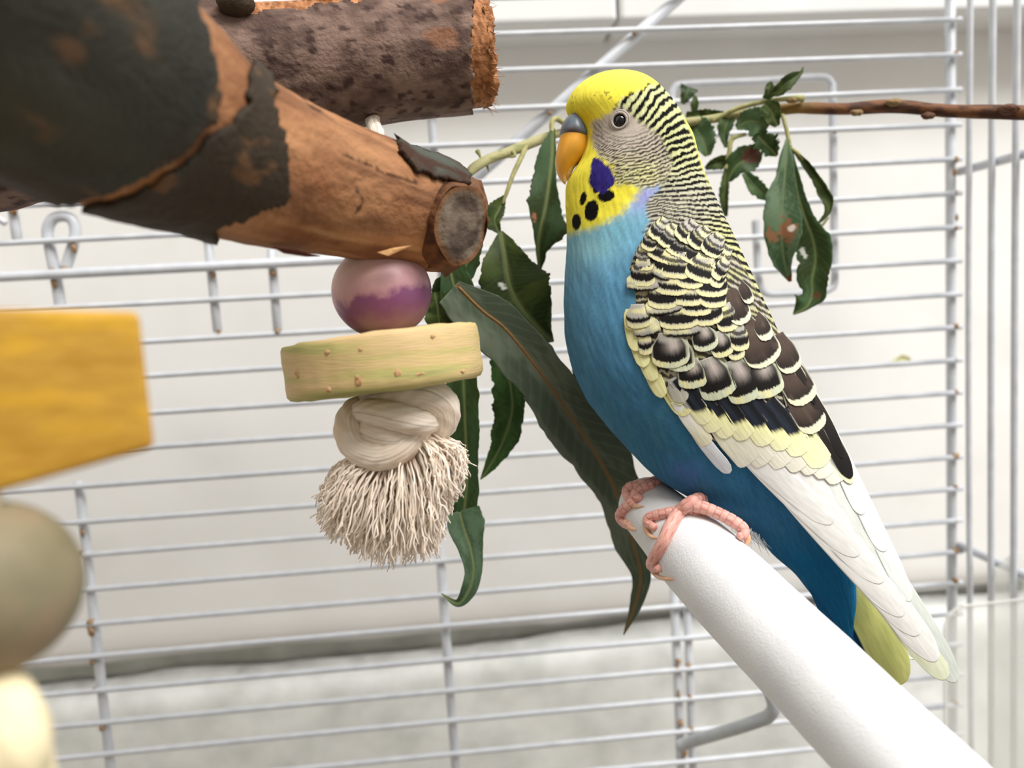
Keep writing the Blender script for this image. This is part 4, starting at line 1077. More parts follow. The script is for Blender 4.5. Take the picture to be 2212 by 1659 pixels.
# --- log B: brown flaky bark and a chewed fibrous end
tabB = [(-260, 240, .182, .0262), (0, 210, .185, .0236), (250, 185, .190, .0200), (480, 165, .196, .0170), (700, 140, .201, .0153), (900, 122, .205, .0146), (1036, 112, .208, .0142)]
logB = empty('bark_log', P(700, 280, .2), 'brown log with flaky bark and a chewed orange end behind the peeled branch', 'log')
cB, TB, LB, phB, RB, dB = log_geo(tabB, 260, 150, lambda l, p: .03 * cyl_noise(l, p, 50, 1.5, 103) + .012 * cyl_noise(l, p, 260, 5, 109))
VB = cB[:, None, :3] + (RB * .96)[..., None] * dB
end = []
for k_ in range(1, 12):
    t = k_ / 11
    fz = vn(phB * 14, phB * 0 + k_ * 1.3, 7) * .0009 + vn(phB * 4, phB * 0 + k_ * .4, 8) * .0009
    end.append(cB[-1, :3] + TB[-1] * (.0026 * math.sin(t * 1.57) + fz)[:, None] + (RB[-1] * .97 * max(math.cos(t * 1.57), .01) ** .55 * (1 + .05 * vn(phB * 9, phB * 0 + k_, 9)))[:, None] * dB[-1])
st_ = np.array([cB[0, :3] + (RB[0] * .96 * f_)[:, None] * dB[0] for f_ in (.01, .3, .6, .9)])
Vall = np.concatenate([st_, VB, np.array(end)], 0)
xw, yw = px_of(Vall); 
nz = vn(xw / 5, yw / 9, 3) + .5 * vn(xw / 2.5, yw / 4, 4)
CB = mixc(np.broadcast_to(LC(184, 128, 86), xw.shape + (3,)), np.broadcast_to(LC(124, 76, 44), xw.shape + (3,)), sm(-.5, .7, nz))
mk('wood', Vall.reshape(-1, 3), gridf(*Vall.shape[:2]), M['log'], logB, col=CB.reshape(-1, 3))
def brownbark(x, y, l, p):
    a = cyl_noise(l, p, 170, 7, 121, 4); b_ = cyl_noise(l, p, 420, 16, 125, 3)
    c = mixc(np.broadcast_to(LC(86, 66, 58), x.shape + (3,)), np.broadcast_to(LC(132, 108, 96), x.shape + (3,)), sm(-.25, .3, a))
    c = mixc(c, np.broadcast_to(LC(58, 40, 36), x.shape + (3,)), sm(.12, .32, b_) * .9)
    return mixc(c, np.broadcast_to(LC(158, 106, 74), x.shape + (3,)), sm(.26, .4, cyl_noise(l, p, 70, 3, 129, 3)) * .5)
lgB = LB[:, None] + 0 * RB; pgB = phB[None] + 0 * RB
barkB = bark_piece('bark', cB[:, :3], dB, RB, lgB, pgB, lambda x, y, l, p: (x < 1024 + 7 * vn(y / 14, y * 0, 3) + 3 * vn(y / 4, y * 0, 5)) & ~inpoly(*jx(x, y, 33), [(545, -60), (545, 26), (600, 22), (680, 8), (760, -2), (900, -14), (900, -80)]), .0009, brownbark, logB, M['bark'])
# loose fibres at the chewed end
fb = MB()
for i in range(150):
    a = random.uniform(0, 2 * math.pi); r_ = random.uniform(.75, 1.0) * .0140
    k_ = int(a / (2 * math.pi) * 149)
    p0 = cB[-1, :3] + dB[-1][k_] * r_
    dr = TB[-1] * random.uniform(.6, 1.2) + dB[-1][k_] * random.uniform(-.1, .9) + np.array([random.uniform(-.5, .5) for _ in range(3)])
    ln_ = random.uniform(.0012, .0030)
    fb.tube(cr([p0, p0 + dr * ln_ * .6, p0 + dr * ln_ + np.array([0, 0, random.uniform(-.001, .0005)])], 6), np.linspace(.00016, .00004, 6), na=4)
M['fibre'] = noise_mat('wood_fibre', [(170, 108, 64), (212, 158, 108)], 600, rough=0.8)
props(fb.build('frayed_fibre', M['fibre'], logB), kind='stuff')
kb = P(508, 8, .181); Ve, qe = ellipsoid(kb, np.array([RT, UP, FW]), (.0042, .0030, .004), 14, 18)
mk('knot_bump', Ve + .0004 * vn(Ve[:, 0] * 900, Ve[:, 2] * 900, 3)[:, None], qe, M['bark'], logB, col=np.broadcast_to(LC(74, 60, 46), (len(Ve), 3)))

# ------------------------------------------------------------------ hanging toy
def bead(name, c, R_, axis, hole, mt, squash=.94):
    axis = axis / np.linalg.norm(axis)
    a1 = np.cross(axis, FW); a1 /= np.linalg.norm(a1); a2 = np.cross(axis, a1)
    th0 = math.asin(min(.9, hole / R_)); th = np.linspace(th0, np.pi - th0, 48); ph = np.linspace(0, 2 * np.pi, 72, endpoint=False)
    zs = list(R_ * squash * np.cos(th)); rs = list(R_ * np.sin(th))
    zs = zs + [zs[-1] * .6, 0, zs[0] * .6, zs[0]]; rs = rs + [hole * .92] * 3 + [rs[0]]
    Vv = np.array([c + axis * z_ + (r_ * np.cos(ph))[:, None] * a1 + (r_ * np.sin(ph))[:, None] * a2 for z_, r_ in zip(zs, rs)])
    return Vv, a1, a2
AXT = P(840, 470, .176) - P(836, 900, .176)
# purple bead
def bead_mat(name, A_, B_, C_):
    m, N, L, b = mat(name, .42, .4)
    tc = N.new('ShaderNodeTexCoord')
    mp = N.new('ShaderNodeMapping'); mp.inputs['Rotation'].default_value = (0.1, 0.25, 0); L.new(tc.outputs['Object'], mp.inputs['Vector'])
    n = N.new('ShaderNodeTexNoise'); n.inputs['Scale'].default_value = 130; n.inputs['Detail'].default_value = 6; L.new(mp.outputs['Vector'], n.inputs['Vector'])
    sp = N.new('ShaderNodeSeparateXYZ'); L.new(mp.outputs['Vector'], sp.inputs[0])
    ma = N.new('ShaderNodeMath'); ma.operation = 'MULTIPLY_ADD'; ma.inputs[1].default_value = 46.0; L.new(sp.outputs['Z'], ma.inputs[0])
    mb2 = N.new('ShaderNodeMath'); mb2.operation = 'MULTIPLY_ADD'; mb2.inputs[1].default_value = .55; mb2.inputs[2].default_value = -.27; L.new(n.outputs['Fac'], mb2.inputs[0]); L.new(mb2.outputs[0], ma.inputs[2])
    r = N.new('ShaderNodeValToRGB'); e = r.color_ramp.elements
    e[0].position = .05; e[0].color = rgba(C_); e[1].position = .27; e[1].color = rgba(B_)
    for p_, c_ in ((.36, B_), (.43, A_), (.66, (216, 176, 172)), (.8, (226, 196, 186)), (1.0, (196, 150, 158))):
        x = e.new(p_); x.color = rgba(c_)
    L.new(ma.outputs[0], r.inputs['Fac']); L.new(r.outputs['Color'], b.inputs['Base Color'])
    n3 = N.new('ShaderNodeTexNoise'); n3.inputs['Scale'].default_value = 260; L.new(tc.outputs['Object'], n3.inputs['Vector'])
    bp = N.new('ShaderNodeBump'); bp.inputs['Strength'].default_value = .12; bp.inputs['Distance'].default_value = .001
    L.new(n3.outputs['Fac'], bp.inputs['Height']); L.new(bp.outputs['Normal'], b.inputs['Normal'])
    return m
M['purple'] = bead_mat('dyed_purple_wood', (182, 136, 142), (122, 70, 108), (150, 118, 122))
cb0 = P(825, 630, .176); RBd = 107 * .176 / F
Vb, a1, a2 = bead('b', cb0, RBd, AXT, .0028, None)
props(mk('wooden_bead', Vb.reshape(-1, 3), gridf(*Vb.shape[:2]), M['purple']), 'pink and purple dyed round wooden bead above the green disc', 'bead')
# green disc
m, N, L, b = mat('dyed_green_wood', .65, .25)
tc = N.new('ShaderNodeTexCoord'); n = N.new('ShaderNodeTexNoise'); n.inputs['Scale'].default_value = 90; n.inputs['Detail'].default_value = 7
mp = N.new('ShaderNodeMapping'); mp.inputs['Scale'].default_value = (.35, .35, 4.5); mp.inputs['Rotation'].default_value = (0, -.15, 0)
L.new(tc.outputs['Object'], mp.inputs['Vector']); L.new(mp.outputs['Vector'], n.inputs['Vector'])
r = N.new('ShaderNodeValToRGB'); e = r.color_ramp.elements
e[0].position = .3; e[0].color = rgba((156, 154, 100)); e[1].position = .68; e[1].color = rgba((214, 184, 138))
for p_, c_ in ((.44, (186, 176, 112)), (.54, (204, 178, 126))):
    x = e.new(p_); x.color = rgba(c_)
L.new(n.outputs['Fac'], r.inputs['Fac']); L.new(r.outputs['Color'], b.inputs['Base Color'])
n2 = N.new('ShaderNodeTexNoise'); n2.inputs['Scale'].default_value = 800; n2.inputs['Detail'].default_value = 6; L.new(mp.outputs['Vector'], n2.inputs['Vector'])
bp = N.new('ShaderNodeBump'); bp.inputs['Strength'].default_value = .35; bp.inputs['Distance'].default_value = .0004
L.new(n2.outputs['Fac'], bp.inputs['Height']); L.new(bp.outputs['Normal'], b.inputs['Normal'])
M['green'] = m
cd = P(829, 782, .177)
axd = UP * math.cos(.135) - RT * math.sin(.135)
axd = axd + FW * (-.045); axd /= np.linalg.norm(axd)
d1 = np.cross(axd, FW); d1 /= np.linalg.norm(d1); d2 = np.cross(axd, d1)
Rd, hd = .0214, .0060
ph = np.linspace(0, 2 * np.pi, 120, endpoint=False)
prof = [(.0030, hd), (.010, hd), (Rd - .0010, hd), (Rd - .0003, hd - .0003), (Rd, hd - .0010), (Rd + .0001, hd * .4), (Rd, 0), (Rd + .0001, -hd * .5), (Rd, -hd + .0012), (Rd - .0006, -hd + .0004), (Rd - .0016, -hd), (.010, -hd), (.0030, -hd), (.0030, 0), (.0030, hd)]
Vd = np.array([cd + axd * (z_ + .00022 * vn(ph * 6, ph * 0 + i, 3))[:, None] + ((r_ + (.00016 * vn(ph * 14, ph * 0 + i * .8, 5) if r_ > .012 else 0)) * np.cos(ph))[:, None] * d1 + ((r_ + (.00016 * vn(ph * 14, ph * 0 + i * .8, 5) if r_ > .012 else 0)) * np.sin(ph))[:, None] * d2 for i, (r_, z_) in enumerate(prof)])
disc = props(mk('wooden_disc', Vd.reshape(-1, 3), gridf(*Vd.shape[:2]), M['green'], smooth=True), 'pale green and tan flat wooden disc above the rope knot', 'disc')
M['chip'] = noise_mat('bare_wood_chip', [(168, 126, 88), (200, 162, 116)], 700, rough=.8)
for (x, y, w__, h__) in ((775, 822, 11, 17), (860, 806, 9, 13), (908, 808, 12, 6), (641, 808, 7, 16), (935, 727, 9, 6), (708, 760, 8, 6), (778, 755, 7, 8), (1000, 802, 10, 5), (708, 842, 9, 10)):
    dd_ = P(x, y, 1.0) - CAM; oc = CAM - cd
    u_ = dd_ - axd * (dd_ @ axd); v_ = oc - axd * (oc @ axd)
    A_, B_, C_ = u_ @ u_, 2 * u_ @ v_, v_ @ v_ - Rd ** 2
    t_ = (-B_ - math.sqrt(max(0, B_ * B_ - 4 * A_ * C_))) / (2 * A_)
    pc_ = CAM + dd_ * t_; nn2 = (pc_ - cd) - axd * ((pc_ - cd) @ axd); nn2 /= np.linalg.norm(nn2)
    Ve, qe = ellipsoid(pc_ - nn2 * .0001, np.array([np.cross(axd, nn2), axd, nn2]), (w__ * .95 * .157 / F, h__ * .8 * .157 / F, .00035), 9, 14)
    mk('splinter', Ve + .00018 * vn(Ve[:, 0] * 3000, Ve[:, 2] * 3000, int(x))[:, None], qe, M['chip'], disc)
# rope: cord, knot and frayed tassel
m, N, L, b = mat('cotton_rope', .9, .1)
tc = N.new('ShaderNodeTexCoord'); mp = N.new('ShaderNodeMapping'); mp.inputs['Scale'].default_value = (60, 46, 1); mp.inputs['Rotation'].default_value = (0, 0, .5)
L.new(tc.outputs['UV'], mp.inputs['Vector'])
n = N.new('ShaderNodeTexNoise'); n.inputs['Scale'].default_value = 1.0; n.inputs['Detail'].default_value = 5
L.new(mp.outputs['Vector'], n.inputs['Vector'])
r = N.new('ShaderNodeValToRGB'); e = r.color_ramp.elements
e[0].position = .25; e[0].color = rgba((222, 202, 182)); e[1].position = .62; e[1].color = rgba((244, 232, 216))
n4 = N.new('ShaderNodeTexNoise'); n4.inputs['Scale'].default_value = 140; L.new(tc.outputs['Object'], n4.inputs['Vector'])
mx = N.new('ShaderNodeMixRGB'); mx.inputs['Color2'].default_value = rgba((224, 184, 152))
mr = N.new('ShaderNodeMapRange'); mr.inputs[1].default_value = .55; mr.inputs[2].default_value = .8; mr.inputs[4].default_value = .6
L.new(n4.outputs['Fac'], mr.inputs[0]); L.new(mr.outputs[0], mx.inputs['Fac']); L.new(n.outputs['Fac'], r.inputs['Fac']); L.new(r.outputs['Color'], mx.inputs['Color1'])
L.new(mx.outputs['Color'], b.inputs['Base Color'])
bp = N.new('ShaderNodeBump'); bp.inputs['Strength'].default_value = .6; bp.inputs['Distance'].default_value = .0006
L.new(n.outputs['Fac'], bp.inputs['Height']); L.new(bp.outputs['Normal'], b.inputs['Normal'])
M['cotton'] = m
M['strand'] = noise_mat('cotton_strand', [(240, 222, 204), (250, 238, 224)], 350, rough=.9, spec=.1)
rope = empty('toy_rope', P(856, 1200, .178), 'knotted off-white cotton rope with a frayed tassel below the green disc', 'rope')
k4 = lambda x, y, d=0.0: P(600 + x / 2.304, 520 + y / 2.304, .176 - d)
cord = cr([P(765, -140, .199), P(780, 0, .202), P(797, 140, .2035), P(806, 262, .2), P(816, 300, .191), P(828, 440, .175), P(828, 640, .176), P(838, 800, .1765), P(850, 860, .178)], 80)
Vc, qc, Uc = tube(cord, .0018, na=20, disp=lambda l, p: .08 * np.cos(3 * (p + l * 900)))
mk('cord', Vc, qc, M['cotton'], rope, uv=Uc)
kn = MB()
tw = lambda l, p: .035 * np.cos(7 * (p + l * 260)) + .02 * np.cos(19 * (p + l * 300))
def band(pts_, r_, n=60, na=56):
    w3 = [list(k4(x, y, d / 1000.)) + [rr_ * .176 / F / 2.304] for (x, y, d, rr_) in pts_]
    c_ = cr(w3, n); kn.tube(c_[:, :3], c_[:, 3], na=na, disp=tw)
band([(560, 800, -5, 70), (480, 800, 0, 78), (590, 778, 4, 86), (720, 770, 5, 92), (810, 815, 4, 88), (810, 900, 1, 84), (720, 960, -2, 80), (600, 980, -4, 76)], 80)     # upper loop
band([(500, 830, -5, 80), (400, 860, 0, 84), (360, 940, 3, 80), (400, 1030, 5, 76), (500, 1070, 6, 74), (600, 1040, 6, 72), (680, 960, 4, 72), (740, 880, 0, 70)], 80)      # lower loop
band([(400, 860, 1, 52), (450, 850, 5, 62), (540, 865, 8, 66), (640, 890, 8.5, 66), (720, 905, 7, 60), (770, 900, 3, 50)], 60)                                        # crossing strand
band([(420, 920, 2, 50), (480, 960, 5.5, 58), (570, 980, 6.5, 60), (650, 960, 5, 52)], 50)
band([(640, 900, -2, 90), (640, 980, -2, 88), (620, 1060, -1, 84), (610, 1110, 0, 76)], 80)
kn.build('knot', M['cotton'], rope)
fr = MB()
ends = np.array([(250, 1190), (195, 1300), (215, 1420), (260, 1480), (340, 1520), (400, 1570), (470, 1590), (560, 1620), (650, 1585), (720, 1570), (780, 1560), (800, 1480), (830, 1390), (880, 1290), (915, 1220), (945, 1090)], float)
lead = np.linspace(0, 1, len(ends))
for i in range(1500):
    t = rng.random() ** (1.0)
    ex = np.interp(t, lead, ends[:, 0]); ey = np.interp(t, lead, ends[:, 1])
    sh = rng.uniform(.5, 1.0) if rng.random() < .6 else rng.uniform(.85, 1.05)
    sx = 470 + 300 * t + rng.normal(0, 22); sy = 1050 + 25 * math.cos(t * 5) - (t > .75) * 70 + rng.normal(0, 14)
    ex = sx + (ex - sx) * sh + rng.normal(0, 10); ey = sy + (ey - sy) * sh
    dz = rng.normal(0, 5.0) * (1 - .3 * abs(t - .5)); d0 = rng.uniform(-3, 4)
    out = (t - .45) * 2
    mx_, my_ = sx + (ex - sx) * .45 + out * 60 * sh, sy + (ey - sy) * .35
    wv = rng.normal(0, 12, 2)
    q_ = [(sx, sy, d0), (mx_, my_, d0 + dz * .6), (sx + (ex - sx) * .8 + wv[0] + out * 18, sy + (ey - sy) * .72, d0 + dz), (ex + wv[1], ey, dz + rng.normal(0, 1))]
    c_ = cr([k4(a_, b_, max(-9, min(9, d_)) / 1000.) for a_, b_, d_ in q_], 14)
    wg = rng.normal(0, .00032, (14, 3)) * np.linspace(0, 1, 14)[:, None]
    fr.tube(c_ + wg, np.linspace(.00022, .00015, 14) * rng.uniform(.7, 1.3), na=5)
props(fr.build('tassel', M['strand'], rope), kind='stuff', label='frayed strands of the rope end')
# bead on top of the bark log
M['pale'] = noise_mat('pale_pink_wood', [(222, 196, 178), (236, 216, 200)], 90, rough=.6)
Vb, _, _ = bead('b', P(705, -52, .197), .0082, UP, .0026, None)
props(mk('wooden_bead', Vb.reshape(-1, 3), gridf(*Vb.shape[:2]), M['pale']), 'pale pinkish bead peeking over the top of the bark log', 'bead')

# ------------------------------------------------------------------ near toy on the left, out of focus
M['yellow'] = noise_mat('dyed_yellow_wood', [(166, 118, 34), (182, 138, 48), (202, 154, 40)], 110, rough=.55, bump=.25, bscale=300, stretch=(1, 1, 2.5), lo=.3, hi=.7)
f4 = [P(-230, 660, .081), P(300, 672, .092), P(334, 968, .0925), P(-230, 1128, .0815)]
bk = [p_ + FW * .0147 - RT * .0068 for p_ in f4]
Vy = np.array(f4 + bk)
yb = mk('wooden_block', Vy, np.array([[0, 1, 2, 3], [5, 4, 7, 6], [0, 4, 5, 1], [1, 5, 6, 2], [2, 6, 7, 3], [3, 7, 4, 0]]), M['yellow'], smooth=False)
bevel(yb, .0009, 3); props(yb, 'blurred yellow dyed wooden block at the left edge', 'block')
M['greybead'] = noise_mat('grey_green_wood', [(112, 104, 80), (128, 118, 92), (150, 126, 102)], 120, rough=.6)
Vb, _, _ = bead('b', P(-20, 1268, .086), 182 * .086 / F, UP, .0018, None, 1.02)
props(mk('wooden_bead', Vb.reshape(-1, 3), gridf(*Vb.shape[:2]), M['greybead']), 'blurred grey-beige bead below the yellow block at the left edge', 'bead')
rope2 = empty('toy_rope', P(-30, 1700, .088), 'blurred cream cotton rope end at the lower left below the grey bead', 'rope')
kn = MB()
def band2(pts_):
    w3 = [list(P(x, y, D)) + [r_ * D / F] for x, y, D, r_ in pts_]
    c_ = cr(w3, 50); kn.tube(c_[:, :3], c_[:, 3], na=40, disp=tw)
band2([(-60, 1450, .090, 60), (-30, 1490, .086, 70), (10, 1540, .083, 72), (30, 1620, .082, 74), (0, 1700, .084, 74), (-80, 1720, .088, 70)])
band2([(-140, 1500, .088, 70), (-80, 1530, .084, 74), (-20, 1600, .0815, 74), (-40, 1690, .082, 72), (-120, 1740, .086, 70)])
band2([(-20, 1590, .090, 70), (50, 1650, .088, 60), (60, 1760, .088, 54), (40, 1850, .088, 40)])
M['cream'] = noise_mat('cream_cotton', [(226, 210, 168), (234, 222, 190)], 260, rough=.9, spec=.1)
kn.build('knot', M['cream'], rope2)
V_, q_, U_ = tube(cr([P(-85, 290, .101), P(-78, 450, .094), P(-70, 560, .0885), P(-45, 880, .088), P(-20, 1268, .086), P(-25, 1480, .087)], 30), .0014, na=14)
mk('cord', V_, q_, M['cream'], rope2, uv=U_)

# ------------------------------------------------------------------ leafy branch behind the bird
br = empty('leafy_branch', P(1500, 300, .25), 'thin twig with long dark green leaves passing behind the budgerigar', 'branch')
M['stem'] = col_mat('twig_bark', rough=.65, spec=.25, bump=.5, bscale=900, bdist=.0005)
M['leaf'] = col_mat('leaf', rough=.5, spec=.16)
def stem(name, pts_, cfun, n=120, parent=br, na=20, dz=.06):
    w3 = [list(P(x, y, D)) + [r_ * D / F] for x, y, D, r_ in pts_]
    c_ = cr(w3, n)
    V_, q_, U_ = tube(c_[:, :3], c_[:, 3], na=na, disp=lambda l, p: dz * vn(l * 220, np.cos(p) * 2 + 3, 7) + dz * vn(l * 60, np.sin(p) * 1.5, 9))
    x_, y_ = px_of(V_)
    return mk(name, V_, q_, M['stem'], parent, uv=U_, col=np.clip(cfun(x_, y_), .01, .9))
def c_brown(x, y):
    c = mixc(np.broadcast_to(LC(118, 78, 50), x.shape + (3,)), np.broadcast_to(LC(72, 46, 34), x.shape + (3,)), sm(-.4, .5, vn(x / 26, y / 7, 3)))
    c = mixc(c, np.broadcast_to(LC(150, 120, 60), x.shape + (3,)), sm(1790, 1700, x) * .7)
    c = mixc(c, np.broadcast_to(LC(172, 168, 124), x.shape + (3,)), sm(1640, 1560, x) * .9)
    return mixc(c, np.broadcast_to(LC(128, 136, 86), x.shape + (3,)), sm(.1, .7, vn(x / 18, y / 9, 8)) * sm(1640, 1560, x) * .7)
main_ = stem('stem', [(2300, 252, .228, 14), (2190, 243, .231, 15), (2050, 240, .236, 14), (1930, 230, .240, 14), (1830, 235, .243, 13), (1720, 234, .246, 12), (1610, 246, .249, 10), (1500, 262, .250, 9), (1330, 275, .247, 9), (1215, 287, .238, 9), (1150, 308, .232, 11), (1100, 328, .228, 11), (1060, 342, .224, 10), (1025, 362, .219, 11), (1012, 376, .217, 8)], c_brown, n=320)
gsc = lambda x, y: np.broadcast_to(LC(158, 154, 104), x.shape + (3,)) * (1 + .2 * vn(x / 9, y / 9, 4))[:, None]
stem('twig', [(1735, 214, .243, 8), (1715, 212, .243, 6), (1660, 218, .244, 5), (1600, 232, .246, 5), (1560, 250, .248, 5), (1540, 262, .249, 4)], gsc, 60)
for (x, y, D, r_) in ((1850, 243, .241, 13), (2005, 250, .236, 14), (2180, 236, .230, 22), (1930, 221, .238, 16), (1712, 217, .243, 12)):
    Ve, qe = ellipsoid(P(x, y, D), np.array([RT, UP, FW]), np.array([1.6, .75, .8]) * r_ * .72 * D / F, 12, 14)
    x_, y_ = px_of(Ve)
    mk('bud', Ve + .0003 * vn(Ve[:, 0] * 1500, Ve[:, 2] * 1500, 3)[:, None], qe, M['stem'], main_, col=np.broadcast_to(LC(140, 112, 78) if x in (1850, 1930, 1712) else LC(92, 60, 44), (len(Ve), 3)))
def petiole(pts_): return stem('petiole', [(x, y, D, r_) for x, y, D, r_ in pts_], gsc, 40, na=12)
petiole([(1136, 316, .230, 6), (1125, 342, .228, 5.5), (1108, 378, .226, 5), (1096, 412, .225, 4.5), (1086, 440, .225, 3)])
petiole([(1222, 268, .236, 6), (1203, 257, .233, 6), (1193, 263, .231, 5.5), (1192, 285, .230, 5)])
petiole([(1690, 248, .244, 4), (1700, 285, .242, 4.5), (1706, 320, .241, 4.5), (1704, 360, .240, 4)])
petiole([(1704, 318, .241, 4), (1720, 328, .240, 4), (1735, 345, .240, 4)])
petiole([(1610, 290, .247, 4), (1582, 300, .247, 5), (1575, 330, .247, 5), (1567, 365, .247, 4)])
petiole([(1790, 470, .243, 2), (1775, 487, .243, 3), (1757, 492, .243, 2)])
# small buds on the pale left end
for (x, y) in ((1112, 337), (1052, 358), (1036, 335)):
    V_, q_, U_ = tube(cr([P(x - 4, y - 8, .226), P(x, y, .225), P(x + (-16 if x > 1100 else 4), y + (4 if x > 1100 else 14), .225)], 8), np.linspace(6, .5, 8) * .225 / F, na=8)
    mk('bud', V_, q_, M['stem'], main_, uv=U_, col=np.broadcast_to(LC(150, 150, 100), (len(V_), 3)))

GD, GL, GU = LC(44, 57, 25), LC(72, 86, 42), LC(90, 100, 80)
def leaf(mid, wl, wr, c0=GD, c1=GL, fold=.25, wave=.10, seed=0, rib=LC(112, 122, 76), jag=.10, n=150, m_=25, spots=None, ribmesh=None, twist=None):
    """midrib points (x, y, depth) with half widths to the left and right of growth direction"""
    t_ = np.linspace(0, 1, len(mid))
    rows = [list(P(*p_)) + [wl[i] * p_[2] / F, wr[i] * p_[2] / F] for i, p_ in enumerate(mid)]
    c_ = cr(rows, n)
    p3 = c_[:, :3]; T = np.gradient(p3, axis=0); T /= np.linalg.norm(T, axis=1)[:, None]
    vd = p3 - CAM; vd /= np.linalg.norm(vd, axis=1)[:, None]
    Sx = np.cross(T, vd); Sx /= np.linalg.norm(Sx, axis=1)[:, None] + 1e-9
    for _ in range(6): Sx[1:-1] = (Sx[:-2] + 2 * Sx[1:-1] + Sx[2:]) / 4
    Sx /= np.linalg.norm(Sx, axis=1)[:, None] + 1e-9
    Nn = np.cross(Sx, T)
    q = np.linspace(-1, 1, m_); l = np.linspace(0, 1, n)
    Lg, Qg = np.meshgrid(l, q, indexing='ij')
    wl_ = np.maximum(c_[:, 3:4], 1e-6); wr_ = np.maximum(c_[:, 4:5], 1e-6)
    jl = 1 + jag * vn(Lg * 22, np.sign(Qg) * 3.0, seed) + jag * .5 * vn(Lg * 60, np.sign(Qg) * 3.0, seed + 1)
    wd_ = np.where(Qg < 0, wl_, wr_) * jl
    nrm = fold * np.abs(Qg) * wd_ + wave * wd_ * np.abs(Qg) ** 1.5 * np.sin(Lg * 15 + seed + np.sign(Qg)) * .9
    Vv = p3[:, None] + (Qg * wd_)[..., None] * Sx[:, None] - nrm[..., None] * Nn[:, None]
    vein = Lg * 26 - np.abs(Qg) * 2.2; vf = vein - np.floor(vein)
    c = mixc(np.broadcast_to(c0, Vv.shape), np.broadcast_to(c1, Vv.shape), sm(-.5, .7, vn(Lg * 7, Qg * 2 + seed, seed) + .4 * vn(Lg * 40, Qg * 9, seed + 2)))
    c = mixc(c, np.broadcast_to(c1 * 1.18, Vv.shape), sm(.10, .02, np.minimum(vf, 1 - vf)) * .35)
    c = mixc(c, np.broadcast_to(rib, Vv.shape), sm(.09, .03, np.abs(Qg) * wd_ / (wd_.max() + 1e-9)) * .75)
    if spots:
        x_, y_ = px_of(Vv)
        for (sx_, sy_, rx_, ry_, sc_) in spots:
            e_ = np.hypot((x_ - sx_) / rx_, (y_ - sy_) / ry_) + .6 * vn(x_ / 6, y_ / 6, 3)
            c = mixc(c, np.broadcast_to(sc_, Vv.shape), sm(1.1, .8, e_))
    o = mk('leaf', Vv.reshape(-1, 3), gridf(n, m_, False), M['leaf'], br, col=np.clip(c, .01, .9).reshape(-1, 3))
    sd_ = o.modifiers.new('thickness', 'SOLIDIFY'); sd_.thickness = .00028; sd_.offset = 0
    if ribmesh is not None:
        V_, q_, U_ = tube((p3 - Nn * -.00015 - vd * .00018)[2:-6:3], np.linspace(ribmesh, ribmesh * .25, len(p3[2:-6:3])), na=8)
        mk('midrib', V_, q_, M['stem'], o, uv=U_, col=np.broadcast_to(rib, (len(V_), 3)))
    return o
k5 = lambda x, y, D: (880 + x * .6993, 240 + y * .6993, D)
k7 = lambda x, y, D: (1420 + x / 2.765, 120 + y / 2.765, D)
# left group
leaf([k5(150, 535, .203), k5(230, 615, .206), k5(310, 680, .209), k5(420, 820, .214), k5(520, 965, .220), k5(600, 1090, .226), k5(655, 1200, .231), k5(695, 1330, .234), k5(720, 1430, .235), k5(705, 1520, .236), k5(668, 1618, .237)],
     [56, 66, 70, 60, 66, 52, 42, 40, 20, 12, 1], [10, 44, 46, 54, 52, 64, 50, 30, 22, 15, 1], LC(76, 88, 72), LC(108, 118, 100), fold=.16, wave=.06, seed=3, rib=LC(132, 104, 66), jag=.05, n=240, m_=41, ribmesh=.00042)
leaf([k5(288, 372, .2235), k5(298, 430, .222), k5(308, 500, .221), k5(325, 560, .2205), k5(370, 630, .221), k5(420, 685, .223), k5(452, 712, .225)], [4, 36, 58, 66, 48, 26, 1], [5, 34, 66, 84, 66, 24, 1], GD, GL, fold=.22, seed=5, jag=.06, spots=[(1085, 618, 7, 9, LC(214, 216, 204))], ribmesh=.00030)
leaf([k5(300, 262, .2255), k5(285, 300, .225), k5(270, 335, .224), k5(285, 378, .2235)], [4, 22, 28, 3], [3, 12, 14, 3], GD, GL, fold=.35, seed=6)
leaf([k5(450, 55, .230), k5(448, 130, .229), k5(440, 210, .228), k5(428, 290, .227), k5(412, 360, .226), k5(404, 420, .2265), k5(407, 505, .228)], [5, 28, 34, 40, 18, 6, 1], [4, 8, 14, 30, 62, 26, 2], GD, LC(56, 80, 48), fold=.3, seed=7, spots=[(1155, 470, 7, 9, LC(168, 112, 84))], ribmesh=.00028)
leaf([k5(225, 300, .212), k5(215, 370, .211), k5(195, 440, .210), k5(165, 510, .210), k5(120, 560, .210), k5(80, 630, .210)], [10, 22, 26, 30, 30, 10], [4, 14, 22, 26, 30, 12], GD, LC(50, 74, 44), fold=.3, seed=8)
leaf([k5(130, 480, .207), k5(150, 560, .207), k5(165, 640, .208), k5(170, 760, .209), k5(175, 880, .210), k5(180, 1000, .212), k5(185, 1100, .214), k5(180, 1190, .215), k5(172, 1262, .216)], [20, 34, 34, 32, 36, 34, 30, 34, 26], [30, 44, 34, 30, 32, 30, 22, 30, 24], GD, LC(52, 78, 46), fold=.2, wave=.12, seed=9)
leaf([k5(160, 1235, .2155), k5(175, 1290, .215), k5(195, 1350, .214), k5(205, 1420, .213), k5(190, 1480, .213), k5(155, 1520, .214), k5(105, 1490, .216)], [30, 32, 26, 20, 17, 8, .5], [44, 46, 28, 18, 16, 8, .5], LC(62, 82, 58), LC(84, 106, 82), fold=.3, wave=.05, seed=10, jag=.03, ribmesh=.00025)
